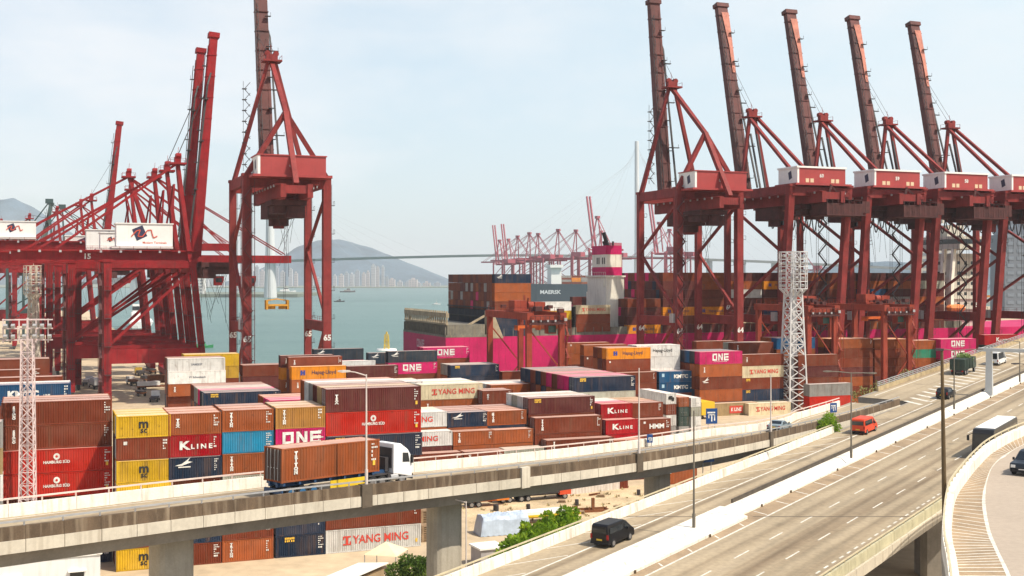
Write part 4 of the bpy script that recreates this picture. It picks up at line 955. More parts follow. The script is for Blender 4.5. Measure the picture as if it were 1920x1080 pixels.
        for p in (-1, 1):
            for s in (-1, 1): c.cyl((sa + p, sb + s * 2, sz + 1.5), (sa + p * 1.6, sb + s * 2.5, zg - hg - 1), .05, 5)
        c.ob('hoist_rope', M_DARK, sp)
    return t
V1 = 313.6; RQ1 = TH + R(90)
KA = dict(G=24, Wd=20.9, zg=57.5, zl=60.5, house=(-7, 2.5, 17.5, 60.2, 4.9), apex=(-1.5, 94.5), joint=(2, 77.5), boom=64, ang=82, style='A', lw=2.1)
sts(uv(60.3, V1), RQ1, 'nearer left quay crane with raised boom standing alone against the water', num='65', **{**KA, 'ang': 78, 'spreader': (9, 1.0, 26), 'hinge': 4})
sts(uv(187, V1), RQ1, 'quay crane at left end of the right row with raised boom and triangular bracing', num='64', **{**KA, 'boom': 68, 'ang': 83})
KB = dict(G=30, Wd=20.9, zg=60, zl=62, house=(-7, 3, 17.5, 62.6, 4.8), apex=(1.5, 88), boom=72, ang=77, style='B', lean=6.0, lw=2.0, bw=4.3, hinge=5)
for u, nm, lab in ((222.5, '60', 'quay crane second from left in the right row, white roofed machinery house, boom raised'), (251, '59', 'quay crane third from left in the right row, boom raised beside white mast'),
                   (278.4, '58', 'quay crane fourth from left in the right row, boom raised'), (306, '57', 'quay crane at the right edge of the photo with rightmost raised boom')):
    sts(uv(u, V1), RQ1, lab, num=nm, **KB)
KC = dict(G=22, Wd=18.5, zg=41.5, zl=38.5, hg=3.2, back=24, hinge=2.0, boom=62, apex=(-3, 66), zp=13.5, wl=3.6, style='C', house=(2.5, 17.3, 8, 42.4, 6.2), m=M_C2, mb_=M_C2, lw=1.9, bw=3.2)
Q2 = [(347, 17, 85.5, 'nearest red crane of the left quay with white emblem house and raised boom', 1, {}), (372, 8.5, 85.5, 'red crane just behind the emblem house crane, boom raised', 0, {'G': 30, 'house': (8, 16, 8, 42.4, 4.5)}),
      (397, 11, 0, 'third red crane of left quay, boom lowered over the water', 0, {'G': 26, 'boom': 38}), (424, 3, 0, 'fourth red crane of left quay, higher boom lowered', 0, {'G': 33, 'boom': 24, 'zg': 46, 'zl': 43, 'apex': (-8, 68), 'house': (-16, -4, 8, 47, 5)}),
      (456, 6, 0, 'fifth red crane of left quay, boom lowered behind the others', 0, {'G': 28, 'boom': 30}), (526, 1, 84, 'distant red crane of left quay with single raised boom', 0, {'boom': 58}),
      (565, -2, 0, 'sixth lowered red crane, deep in the left cluster', 0, {'boom': 34}), (625, -11, 0, 'far red crane with white house at the left end', 0, {'boom': 40, 'house': (-5, 3.5, 8, 42.4, 4.4)}), (700, -24, 80, 'farthest left crane with grey green raised boom', 0, {'boom': 34, 'mb_': M_CG}),
      (770, -40, 80, 'smallest far left crane with stubby grey boom', 0, {'boom': 24, 'mb_': M_CG})]
for v, u0, an, lab, lg, ex_ in Q2:
    k = dict(KC); k.update(ex_); k['ang'] = an
    cr_ = sts(uv(u0, v), TH, lab, logo=lg, group='red cranes of the left quay', **k)
    if lg: text('15', 2.0, M_MARK, cr_, (-5, -4.15, 39.6), bold=.06)
# ---- yard gantry cranes
def rtg(u, v, span, wb, h, label):
    t = thing('gantry_crane', label, 'crane', uv(u, v), TH, 'gantry cranes over the container stacks')
    m = crane_paint('gantry_orange_red', (.27, .046, .026))
    for x in (-wb / 2, wb / 2):
        for y in (0, span):
            b = MB(); b.bar((x, y, 1.6), (x, y, h), 1.15 if x < 0 else 1.0, 1.3); b.ob('leg', m, t)
        b = MB(); b.box(x - .8, x + .8, -1.2, span + 1.2, h, h + 1.7); pb = b.ob('bridge_girder', m, t)
        rl = MB()
        for i in range(12): rl.bar((x, -1 + (span + 2) * i / 11, h + 1.7), (x, -1 + (span + 2) * i / 11, h + 2.8), .07)
        rl.bar((x, -1, h + 2.8), (x, span + 1, h + 2.8), .07); rl.ob('handrail', m, pb)
    for y in (0, span):
        b = MB(); b.box(-wb / 2 - 1.5, wb / 2 + 1.5, y - .5, y + .5, 1.0, 2.2); b.ob('sill_beam', m, t)
        for p, q in (((-wb / 2, 2.5), (wb / 2, h * .5)), ((wb / 2, h * .5), (-wb / 2, h - 2))):
            b = MB(); b.bar((p[0], y, p[1]), (q[0], y, q[1]), .28); b.ob('brace', m, t)
        for s in (-1, 1):
            b = MB()
            for q in (-.8, .8): b.cyl((s * wb / 2 + q, y - .35, .75), (s * wb / 2 + q, y + .35, .75), .75, 14)
            b.ob('wheel', M_BLACK, t)
    c = span * .42; b = MB(); b.box(-wb / 2 - .6, wb / 2 + .6, c - 3, c + 3, h + 1.8, h + 2.3); b.box(-wb / 2, -1, c - 2, c + 2, h + 2.3, h + 4.4); b.box(1, wb / 2 - .5, c - 2.4, c + 1, h + 2.3, h + 4.0)
    b.cyl((-.6, c - 1.5, h + 3.2), (.8, c - 1.5, h + 3.2), .9, 12); b.bar((0, c + 2, h + 2.3), (0, c + 2, h + 5.6), .3); b.bar((.6, c + 2, h + 2.3), (.6, c + 1, h + 5), .3)
    for i in range(6): b.bar((-wb / 2 + i * wb / 5, c - 3, h + 2.3), (-wb / 2 + i * wb / 5, c - 3, h + 3.3), .08)
    dk_ = MB(); rr = random.Random(int(u))
    for i in range(16): x, y, z = rr.uniform(-wb / 2, wb / 2), rr.uniform(-1, span * .8), rr.uniform(h + 1.7, h + 2.6); q = rr.uniform(.3, .9); dk_.box(x - q, x + q, y - q, y + q, z, z + q * 1.3)
    for i in range(8): x = -wb / 2 + i * wb / 7; dk_.bar((x, -1.4, h - .9), (x, -1.4, h + .9), .12)
    dk_.box(-wb / 2 - .4, wb / 2 + .4, -1.7, -1.1, h - 1.1, h - .75); dk_.bar((-wb / 2, -1.5, h + .9), (wb / 2, -1.5, h + .9), .12); dk_.box(-wb / 2 + .5, wb / 2 - .5, -.9, .9, h - .9, h - .1)
    b.add(dk_.v, dk_.f, 1)
    b.ob('trolley', [m, mat('grimy_trolley_red', (.075, .02, .018), .75, .5, .6, rust=.5)], t)
    for y in (0, span):
        b = MB(); b.box(-wb / 2, wb / 2, y - .45, y + .45, h - .1, h + 1.1); b.ob('end_beam', m, t)
    b = MB(); b.box(1.2, 3.4, 1.2, 3.2, h - 3.4, h - 1.0); cab = b.ob('operator_cab', m, t); b = MB(); b.box(1.35, 3.25, 1.15, 1.25, h - 3.1, h - 1.5); b.ob('window', mat('green_glass', (.06, .12, .1), .2, .1, 1), cab)
    b = MB(); b.box(-3.0, 3.0, c - 1.1, c + 1.1, h - 2.4, h - 1.7)
    for s in (-1, 1): b.box(s * 2.8 - .2, s * 2.8 + .2, c - 1.2, c + 1.2, h - 2.9, h - 1.7); b.bar((s * 2, c, h - 1.7), (s * 1.5, c, h + 1.8), .08)
    b.ob('spreader', mat('spreader_orange', (.6, .12, .02)), t)
    b = MB()
    for i in range(4): b.box(-wb / 2 + .4 + i * 1.9, -wb / 2 + .85 + i * 1.9, -1.32, -1.2, h - .5, h)
    b.box(wb / 2 + .2, wb / 2 + .9, -1.4, -1.2, h - .3, h + .4); b.ob('floodlight', M_STEEL, t)
    b = MB(); stairs(b, wb / 2 + 1.4, 0, 2, h, 0, .8, 2.6, .7); b.ob('stair', m, t)
    return t
rtg(111, 260.5, 26, 8.4, 24, 'red yard gantry crane straddling the stacks before the magenta hull')
rtg(213, 260.5, 23, 8.2, 25, 'red yard gantry crane on the right beside the green container')
rtg(189, 260.5, 23, 8.2, 25, 'red yard gantry crane just right of the white floodlight mast')
# ---- floodlight masts
def lattice(mb, x, y, z0, z1, w0, w1, leg=.22, br=.11, step=2.4):
    def c(z, sx, sy):
        f = (z - z0) / (z1 - z0); w = (w0 + (w1 - w0) * f) / 2; return Vector((x + sx * w, y + sy * w, z))
    for sx in (-1, 1):
        for sy in (-1, 1): mb.bar(c(z0, sx, sy), c(z1, sx, sy), leg)
    k = max(1, int(round((z1 - z0) / step)))
    for i in range(k):
        a, b = z0 + (z1 - z0) * i / k, z0 + (z1 - z0) * (i + 1) / k
        for (p, q) in (((-1, -1), (1, -1)), ((1, -1), (1, 1)), ((1, 1), (-1, 1)), ((-1, 1), (-1, -1))):
            mb.bar(c(a, *p), c(b, *q), br); mb.bar(c(b, *p), c(a, *q), br); mb.bar(c(b, *p), c(b, *q), br)
def drum_mast(loc, label, h, w0, w1, hb_, rad, m, rz=0.0):
    t = thing('floodlight_mast', label, 'light mast', loc, rz, 'lattice floodlight masts'); b = MB()
    lattice(b, 0, 0, 0, h - hb_, w0, w1, .36, .19, 2.9); b.bar((0, 0, 0), (0, 0, h - hb_), 1.0); b.bar((.9, .2, 0), (.9, .2, h - hb_), .3); b.ob('lattice_shaft', m, t)
    b = MB(); n = 12
    for k in range(6):
        z = h - hb_ + hb_ * k / 5
        for i in range(n): a0, a1 = 2 * pi * i / n, 2 * pi * (i + 1) / n; b.bar((rad * cos(a0), rad * sin(a0), z), (rad * cos(a1), rad * sin(a1), z), .2)
    for i in range(n):
        a0 = 2 * pi * i / n; b.bar((rad * cos(a0), rad * sin(a0), h - hb_), (rad * cos(a0), rad * sin(a0), h), .17); b.bar((rad * cos(a0), rad * sin(a0), h - hb_), (w1 * .55 * cos(a0), w1 * .55 * sin(a0), h - hb_ - 1.8), .2)
    b.ob('basket', m, t)
    b = MB(); r = random.Random(3)
    for k in range(5):
        z = h - hb_ + hb_ * (k + .5) / 5
        for i in range(n):
            if r.random() < .8:
                a0 = 2 * pi * (i + .5) / n; x, y = rad * .86 * cos(a0), rad * .86 * sin(a0); b.bar((x, y, z), (x + .5 * cos(a0), y + .5 * sin(a0), z - .25), .75, .6)
    b.ob('floodlight', M_STEEL, t); b = MB(); lattice(b, 0, 0, h - hb_, h, w1 * .8, w1 * .8, .2, .1, 2); b.bar((0, 0, h), (0, 0, h + 3.2), .12); b.ob('core_frame', m, t)
    return t
M_MASTW = mat('mast_white', (.56, .55, .54), .55, .12, 1); M_MASTP = mat('mast_pinkish_white', (.62, .50, .48), .6, .2, .8)
drum_mast(Vector((71.7, 306, 0)), 'tall white lattice floodlight mast rising among the right hand stacks', 40.5, 5.3, 3.1, 9.4, 3.5, M_MASTW, R(18))
drum_mast(Vector((-164.7, 413, 0)), 'lattice mast with drum shaped floodlight basket before the left cranes', 38, 4.0, 2.6, 9.6, 3.2, mat('mast_cream', (.60, .53, .44), .6, .15, 1), R(10))
t = thing('floodlight_mast', 'pinkish lattice mast with crossbar platform in front of far left stack', 'light mast', (-54.9, 136, 0), R(12), 'lattice floodlight masts')
b = MB(); lattice(b, 0, 0, 0, 27, 1.8, 1.2, .12, .065, 1.5); b.bar((0, 0, 0), (0, 0, 27), .22); b.ob('lattice_shaft', M_MASTP, t)
b = MB()
for z in (26.9, 28.2, 29.2): b.bar((-2.7, 0, z), (2.7, 0, z), .14); b.bar((-1.6, 1.2, z), (1.6, 1.2, z), .1)
for x in (-2.6, -.9, .9, 2.2): b.bar((x, 0, 26.6), (x, 0, 29.3), .12)
b.bar((0, 0, 27), (0, 0, 29.4), .2); b.ob('crossbar_platform', M_MASTP, t)
b = MB()
for x in (-2.3, -1.5, -.3, .8, 1.6, 2.4):
    for z in (27.4, 28.6): b.bar((x, -.15, z), (x, -.5, z - .2), .4, .34)
b.ob('floodlight', M_STEEL, t)
# ================================================================ SHIPS, HARBOUR, FAR SHORE
M_HULL = mat('magenta_hull', (.47, .013, .10), .55, .2, .10, streak=.5, sc=(.19, .02, .05), fine=.06, spec=.15)
ship = thing('container_ship', 'long container ship with magenta hull berthed behind the quay cranes', 'ship', uv(116, 373, -5), TH)
BM = 23.0
def ring(x, hw_, z0, z1, k=1.0): return [(x, -hw_ * k, z0), (x, -hw_, z0 + 6), (x, -hw_, z1), (x, hw_, z1), (x, hw_, z0 + 6), (x, hw_ * k, z0)]
b = MB(); b.loft([ring(0, BM, 3, 20.5, .8), ring(14, BM, -1, 20.5, .95), ring(60, BM, -1, 20.5), ring(250, BM, -1, 20.5), ring(290, BM * .7, -1, 22), ring(330, 1.5, -1, 25)]); b.ob('hull', M_HULL, ship)
def local_one(par, h, m, loc, rz):
    o = mobj('lettering', cached(('one', h), one_fn(h)), m, par); o.location = loc; o.rotation_euler = (0, 0, rz)
local_one(ship, 2.6, mat('faded_pink_letter', (.55, .33, .38)), (-.06, 3, 16.2), R(-90))
local_one(ship, 9.0, mat('pale_letter', (.72, .6, .62)), (190, -BM - .06, 7), 0)
b = MB(); b.box(.6, 13, -BM + .4, BM - .4, 20.5, 24.4); b.box(0, 14, -BM - .05, BM + .05, 20.5, 21.2)
for i in range(24): y = -BM + .8 + i * (2 * BM - 1.6) / 23; b.box(.0, .5, y - .12, y + .12, 21, 24)
b.ob('mooring_deck', mat('grimy_deck_grey', (.16, .15, .12), .8, .4, .4, streak=.6, sc=(.32, .25, .15)), ship)
b = MB(); b.box(.2, 1.2, -BM + .3, BM - .3, 26.6, 28.0); b.box(.2, .9, -BM + .3, BM - .3, 24.3, 24.8)
for i in range(21): y = -BM + .6 + i * (2 * BM - 1.2) / 20; b.box(.3, .8, y - .14, y + .14, 24.4, 28.6)
for s in (-1, 1): b.bar((.5, s * 18, 24.4), (.5, s * 15, 26.8), .3); b.bar((.6, s * BM * .96, 20.5), (13, s * BM * .96, 27), .6)
b.ob('lashing_rail', mat('tan_lashing_steel', (.33, .27, .18), .7, .3, .5, streak=.5, sc=(.12, .09, .05)), ship)
b = MB(); b.loft([[(13.5, -BM - .1, 20), (13.5, -BM + 2.2, 20), (13.5, -BM + 2.2, 28.5), (13.5, -BM - .1, 28.5)], [(19, -BM - .1, 20), (19, -BM + 2.2, 20), (16, -BM + 2.2, 28.5), (15.5, -BM - .1, 28.5)]]); b.ob('side_house', mat('tan_lashing_steel', (.33, .27, .18)), ship)
b = MB()
for xx in (17, 30.5, 44.5, 69, 82, 95, 108, 121, 134, 147, 160, 173, 186):
    for i in range(37): y = -BM + .5 + i * (2 * BM - 1) / 36; b.box(xx - .9, xx - .3, y - .14, y + .14, 20.5, 29.5)
    for z in (23.4, 26.4, 29.4): b.box(xx - 1.3, xx, -BM + .3, BM - .3, z - .15, z + .15)
b.ob('lashing_bridge', mat('dark_lashing_steel', (.03, .032, .035), .7, .3, 1), ship)
b = MB(); b.box(14, 200, -BM + .35, -BM + .6, 20.5, 23.0); b.box(14, 200, -BM + .2, BM - .2, 20.4, 20.9)
for i in range(60): x = 16 + i * 3.1; b.box(x, x + .2, -BM + .05, -BM + .35, 20.5, 23)
b.ob('side_walkway', mat('grimy_deck_grey', (.16, .15, .12)), ship)
# funnel casing
M_CREAM = mat('cream_casing', (.72, .68, .58), .6, .12, .2, streak=.5, sc=(.30, .22, .13))
fx = 58.0
b = MB(); b.box(fx, fx + 6.6, -16, -1.5, 20, 39.3); b.box(fx + 2.2, fx + 6.6, -1.5, 4, 20, 34); b.box(fx - .5, fx + 7, -16.4, -1, 39.1, 39.6)
for i in range(12): b.bar((fx - .4, -16.3 + i * 1.4, 39.6), (fx - .4, -16.3 + i * 1.4, 40.7), .07)
b.bar((fx - .4, -16.3, 40.7), (fx - .4, -1, 40.7), .07); b.box(fx - .3, fx, -14.8, -13.8, 36, 38.4)
cs = b.ob('funnel_casing', M_CREAM, ship)
fn = MB(); fn.box(fx + .5, fx + 6.2, -15, -4.2, 39.6, 49.5); fo = fn.ob('funnel', M_CREAM, ship)
b = MB(); b.box(fx + .45, fx + 6.25, -15.05, -4.15, 39.65, 42.4); b.box(fx + .45, fx + 6.25, -15.05, -4.15, 46.6, 49.55); b.ob('magenta_band', M_HULL, fo)
b = MB()
for q in (-14, -12.6, -9.9, -8.5): b.box(fx + .38, fx + .5, q, q + .5, 43.4, 45.6)
b.ob('vent', M_BLACK, fo)
b = MB(); b.bar((fx + 3, -11, 49.5), (fx + 2, -10, 54), 1.1); b.bar((fx + 4, -7, 49.5), (fx + 3.6, -6.6, 51.2), .8); b.bar((fx + 4, -13, 49.5), (fx + 4, -13, 51), .5); b.ob('exhaust_pipe', M_BLACK, fo)
# accommodation block with legs and lifeboat
ax0 = 206
b = MB(); b.box(ax0, ax0 + 14, -12, 2, 20, 48); b.box(ax0 - 2, ax0 + 12, -17, 6, 50, 54.5); b.box(ax0 + 2, ax0 + 10, -6, 2, 54.5, 59); b.box(ax0 - 2.4, ax0 + 12.4, -17.6, 6.4, 49.6, 50.1)
for k in range(7): b.box(ax0 - .6, ax0 + 14.6, -12.6, 2.6, 23 + k * 3.9, 23.25 + k * 3.9)
b.bar((ax0 + 5, 0, 60), (ax0 + 5, 0, 69), .8); b.bar((ax0 + 5, -4, 65), (ax0 + 5, 4, 65), .4)
ac = b.ob('accommodation_block', mat('ship_white', (.50, .47, .40), .55, .08, .3, streak=.25, sc=(.4, .33, .22)), ship)
b = MB()
for k in range(6):
    for i in range(4): b.box(ax0 - .06, ax0, -11 + i * 3.4, -9.8 + i * 3.4, 24.4 + k * 3.9, 25.6 + k * 3.9)
    for i in range(4): b.box(ax0 + 1.5 + i * 3.2, ax0 + 2.7 + i * 3.2, -12.06, -12, 24.4 + k * 3.9, 25.6 + k * 3.9)
b.box(ax0 - 2.06, ax0 + 12, -17.06, 6.06, 51.6, 53.4); b.ob('window', M_GLASS, ac)
for yy in (-16, -11):
    b = MB(); b.bar((ax0 - 6, yy - 1, 24), (ax0 - 4, yy + 1, 38), 1.4); b.bar((ax0 - 4, yy + 1, 38), (ax0 - 2, yy + 2, 49.6), 1.3); b.ob('support_leg', M_CREAM, ship)
b = MB(); b.loft([[(ax0 - 8 + x, -17 + r * cos(a), 27.5 + r * .9 * sin(a)) for a in [2 * pi * i / 10 for i in range(10)]] for x, r in ((0, .5), (1, 1.5), (5, 1.7), (7.5, 1.4), (8.5, .4))])
b.ob('lifeboat', mat('lifeboat_orange', (.70, .20, .05), .5, .1, 1), ship)
# containers carried by the ship
SG = 'containers loaded on the magenta ship'; SH = MB(); rs = random.Random(11)
def sbox(u, v, z, col, label, marks=''):
    return container(u, v, z, 40, col, marks, label, 1, 2.84, 0, SG)
NC = 18; pitch = 46.0 / NC
def sh_block(u0, u1, v0, v1, z0, z1, m=0):
    SH.add([uv(a, b_, z) for z in (z0, z1) for a, b_ in ((u0, v0), (u1, v0), (u1, v1), (u0, v1))], [(0, 3, 2, 1), (4, 5, 6, 7), (0, 1, 5, 4), (1, 2, 6, 5), (2, 3, 7, 6), (3, 0, 4, 7)], m)
for k in range(4):
    c = ['nv', 'ru', 'ru', 'br'][k]
    sbox(138.2, 351.3, 32.2 - k * 2.86, c, f"{PAL[c][1]} container, {['top','second','third','lowest'][k]} tier at the near corner of the ship's stern block", 'bird' if k == 0 else '')
    for i in range(1, NC): sh_block(132.2, 144.2, 350 + pitch * i + .05, 350 + pitch * (i + 1) - .05, 32.22 - k * 2.86, 35.0 - k * 2.86, rs.choice([0, 0, 2, 0, 2, 5, 1, 0, 0, 2, 6 if k else 0]))
for i in range(NC):
    v = 350 + pitch * i
    for k in range(3): sh_block(132.2, 144.2, v + .06, v + pitch - .06, 15.6 + k * 2.66, 18.2 + k * 2.66, 3)
# lower bays between stern block and funnel
for u, cols in ((152.2, ['wh', 'ye', 'br']), (166, ['cr', 'br', 'br'])):
    for k, c in enumerate(cols):
        sbox(u, 351.3, 23.4 - (0 if u < 160 else 1.2) - k * 2.86 + 0, c, f"{PAL[c][1]} container, {['top','middle','bottom'][k]} of {'low bay behind red gantry crane' if u < 160 else 'low bay under the funnel'}", 'ym' if c == 'cr' else '')
    for i in range(2, NC):
        v = 350 + pitch * i
        for k in range(3): sh_block(u - 6, u + 6, v + .06, v + pitch - .06, 15.6 + k * 2.66, 18.2 + k * 2.66, rs.randrange(4))
bays = [(184.5 + 13.0 * q, 7 if q > 0 else 4) for q in range(10)]
hl = {(2, 4): 'or', (1, 4): 'or', (3, 2): 'wh', (4, 4): 'bl', (7, 2): 'bl', (8, 3): 'gy', (6, 5): 'wh', (9, 1): 'pg', (2, 1): 'ru', (0, 3): 'or', (8, 5): 'wh', (5, 5): 'br', (4, 1): 'or', (3, 5): 'cr'}
for q, (u, nt_) in enumerate(bays):
    for k in range(nt_):
        c = hl.get((q, k)) or rs.choice(['br', 'dm', 'dm', 'br', 'dm', 'dm', 'ru', 'dm'])
        z = 15.6 + 2.86 * (nt_ - 1 - k)
        sbox(u, 351.3, z, c, f"{PAL[c][1]} container, {['first','second','third','fourth','fifth','sixth','seventh','eighth','ninth','tenth'][q]} bay right of funnel, {['top','second','third','fourth','fifth','sixth','seventh'][k]} tier", 'hapag' if c == 'or' else '')
    for i in range(1, NC):
        v = 350 + pitch * i; hh = nt_ + rs.choice([0, 0, 0, 0, -1]) if i > 1 else nt_
        for k in range(hh): sh_block(u - 6.05, u + 6.05, v + .06, v + pitch - .06, 15.6 + k * 2.86, 18.4 + k * 2.86, rs.choice([0, 2, 0, 2, 2, 3, 2, 5]))
tag(SH.ob('shipping_container', [cmat('br'), cmat('ru'), cmat('dm'), cmat('nv'), cmat('pg'), cmat('mg'), cmat('gy')]), 'mass of further containers filling the holds of the magenta ship', 'containers', kind='stuff')

# ---- distant slate hulled ship and the quay beyond
b = MB(); b.box(-30, 900, 1690, 2300, -6, -.5); tag(b.ob('far_quay', mat('far_quay_concrete', (.36, .34, .30), .9, .15, .02)), kind='structure')
t = thing('container_ship', 'distant slate blue ship with white hull lettering behind the magenta ship', 'ship', (110, 1640, -5), R(8))
b = MB(); b.loft([ring(-95, 18, -1, 30), ring(-80, 20, -1, 30), ring(150, 20, -1, 30), ring(190, 1, -1, 34)]); b.ob('hull', mat('slate_hull', (.025, .045, .06), .5, .1, .05), t)
b = MB(); b.loft([ring(-95.3, 18.3, -1, 1.6), ring(-80, 20.2, -1, 1.6), ring(150, 20.2, -1, 1.6), ring(188, 1.2, -1, 1.6)]); b.ob('red_boot_stripe', mat('boot_red', (.35, .03, .03)), t)
text('MAERSK', 7, mat('pale_hull_letter', (.6, .62, .63)), t, (-62, -20.3, 19), bold=.2, sx=1.1)
b = MB(); b.box(-60, -46, -16, 16, 30, 52); b.box(-62, -44, -20, 20, 52, 56); b.ob('accommodation_block', M_WHITE, t)
b = MB(); r = random.Random(5)
for i in range(16):
    for j in range(14):
        for k in range(r.randint(2, 4)): x = 95 + (-40 + i * 13); b.box(x, x + 12.4, 1626 + j * 2.5, 1628.4 + j * 2.5, 25 + k * 2.9, 27.8 + k * 2.9, r.randrange(4))
tag(b.ob('shipping_container', [cmat('br'), cmat('or'), cmat('gy'), cmat('ru')]), 'tiny containers loaded on the distant slate ship', 'containers', kind='stuff')
b = MB()
for i in range(60):
    for j in range(3):
        for k in range(r.randint(1, 5)): x = 0 + i * 13; b.box(x, x + 12.2, 1740 + j * 20, 1752 + j * 20, -.5 + k * 2.7, 2.1 + k * 2.7, r.randrange(5))
tag(b.ob('shipping_container', [cmat('br'), cmat('or'), cmat('bl'), cmat('ru'), cmat('wh')]), 'far container stacks below the distant red cranes', 'containers', kind='stuff')
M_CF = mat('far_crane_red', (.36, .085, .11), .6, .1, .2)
def far_crane(X, Y, rz, up, label, sc=1.0, m=M_CF):
    b = MB(); G, hb = 28, 10
    for a in (0, G):
        for s in (-1, 1): b.bar((a, s * hb, 0), (a, s * hb, 60), 1.7)
        b.bar((a, -hb, 58), (a, hb, 58), 1.6); b.bar((a, -hb, 3), (a, hb, 3), 1.6)
    for s in (-1, 1):
        b.bar((0, s * hb, 20), (G, s * hb, 20), 1.3); b.bar((0, s * hb, 55), (G, s * hb, 38), .7); b.bar((G, s * hb, 38), (0, s * hb, 22), .7)
        b.bar((-18, s * 3, 57), (G + 3, s * 3, 57), 1.2, 2.2); b.bar((G, s * hb * .7, 60), (G - 2, s, 94), 1.1); b.bar((G - 2, s, 94), (2, s * 3, 60), .7)
        if up: b.bar((G + 3, s * 2, 57), (G + 16, s * 2, 57 + 62), 1.5, 2.0)
        else:
            b.bar((G + 3, s * 3, 57), (G + 58, s * 3, 57), 1.1, 2.0); b.bar((G - 2, s, 94), (G + 32, s * 3, 58), .4); b.bar((G - 2, s, 94), (G + 55, s * 3, 58), .4)
    b.box(-10, 4, -7, 7, 59, 65); b.box(G - 4.5, G + .5, -2, 2, 93, 96)
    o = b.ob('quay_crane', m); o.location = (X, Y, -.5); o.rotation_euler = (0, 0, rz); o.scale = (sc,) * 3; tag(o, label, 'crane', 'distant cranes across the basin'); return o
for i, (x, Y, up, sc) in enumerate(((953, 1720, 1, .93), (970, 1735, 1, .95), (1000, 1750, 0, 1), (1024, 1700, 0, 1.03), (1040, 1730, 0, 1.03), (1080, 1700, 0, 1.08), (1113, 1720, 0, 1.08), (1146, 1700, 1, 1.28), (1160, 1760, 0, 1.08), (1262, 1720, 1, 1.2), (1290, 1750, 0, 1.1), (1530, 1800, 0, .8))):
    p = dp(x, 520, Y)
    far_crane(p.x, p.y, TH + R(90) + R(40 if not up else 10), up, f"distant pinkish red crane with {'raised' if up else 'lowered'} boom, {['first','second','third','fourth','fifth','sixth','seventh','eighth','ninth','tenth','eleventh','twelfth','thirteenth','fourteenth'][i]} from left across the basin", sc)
for i, (x, Y) in enumerate(((14, 640), (44, 690))):
    p = dp(x, 520, Y); far_crane(p.x, p.y, TH, False, f"dark green quay crane {'nearer' if i == 0 else 'farther'} of two at the far left edge", .8, mat('dark_green_crane', (.03, .06, .06), .6, .2, .2))
# ---- cable stayed bridge
br = thing('cable_stayed_bridge', 'long cable stayed bridge with slender round towers crossing the far harbour', 'bridge', (0, 0, 0))
BP = [(200, 500), (300, 496), (430, 491), (620, 484.5), (760, 480.5), (930, 477), (1060, 477.5), (1195, 480.5), (1330, 485), (1450, 489.5), (1600, 497), (1800, 506)]
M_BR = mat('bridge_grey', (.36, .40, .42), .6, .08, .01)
b = MB(); Yb = 2300
pts = dens([dp(x, y, Yb) for x, y in BP], 4)
b.loft([[p + Vector((0, d, h)) for d, h in ((-16, 0), (16, 0), (12, -4.2), (-12, -4.2))] for p in pts]); b.ob('bridge_deck', M_BR, br)
for x, yt, r0, r1 in ((507, 318, 12.5, 5.0), (1195, 265, 7.0, 4.0)):
    a, c = dp(x, 558, Yb), dp(x - 1, yt, Yb); a.z = -6; b = MB(); b.cyl(a, a.lerp(c, .38), r0, 20, r0 * .72); b.cyl(a.lerp(c, .38), c, r0 * .72, 20, r1); b.ob('bridge_tower', mat('tower_concrete', (.56, .58, .58), .5, .06, .02), br, smooth=False)
    cb = MB()
    for s in (-1, 1):
        for k in range(9): q = dp(x + s * (60 + k * 28), 0, Yb); f = min(pts, key=lambda p: abs(p.x - q.x)); cb.bar(a.lerp(c, .99 - k * .015), f, .22)
    cb.ob('stay_cable', mat('cable_grey', (.5, .53, .55), .5, .05, 1), br)
for x in (1330, 1392, 1452, 1530, 300, 250):
    f = dp(x, 520, Yb); d = min(pts, key=lambda p: abs(p.x - f.x)); b = MB(); b.box(f.x - 5, f.x + 5, Yb - 6, Yb + 6, -6, d.z - 4); b.ob('pier', M_BR, br)
# ---- hills and far shore
def hill(prof, Y, depth, name, m, z0=-5, seed=1):
    P = [dp(x, y, Y) for x, y in prof]; xs = [p.x for p in P]; zs = [p.z for p in P]; nx, ny = 90, 16; b = MB(); r = random.Random(seed); vs = []
    ph = [r.uniform(0, 6) for _ in range(8)]
    for j in range(ny + 1):
        fy = j / ny * 2 - 1
        for i in range(nx + 1):
            x = xs[0] + (xs[-1] - xs[0]) * i / nx; z = float(np.interp(x, xs, zs)); k = max(0, 1 - abs(fy) ** 1.6)
            n_ = (sin(x * .011 + fy * 5 + ph[0]) + sin(x * .023 - fy * 9 + ph[1]) * .6 + sin(x * .047 + fy * 14 + ph[2]) * .35) * .07
            vs.append((x, Y + fy * depth, z0 + (z - z0) * max(0, k * (1 + n_ * (1 - k) * 2.5 + n_ * .25))))
    b.add(vs, [(j * (nx + 1) + i, j * (nx + 1) + i + 1, (j + 1) * (nx + 1) + i + 1, (j + 1) * (nx + 1) + i) for j in range(ny) for i in range(nx)])
    o = b.ob(name, m, smooth=True); tag(o, kind='structure'); return o
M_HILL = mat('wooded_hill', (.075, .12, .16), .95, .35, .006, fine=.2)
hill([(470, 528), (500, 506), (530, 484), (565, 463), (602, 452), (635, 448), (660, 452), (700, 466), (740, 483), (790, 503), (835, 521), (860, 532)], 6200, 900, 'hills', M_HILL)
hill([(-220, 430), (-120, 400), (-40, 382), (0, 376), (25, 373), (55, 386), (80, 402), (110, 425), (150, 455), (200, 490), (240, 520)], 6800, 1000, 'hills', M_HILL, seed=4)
hill([(1480, 520), (1540, 503), (1600, 493), (1660, 489), (1700, 492), (1760, 484), (1840, 480), (1920, 476), (2000, 470), (2080, 490), (2140, 520)], 4200, 500, 'hills', M_HILL, seed=9)
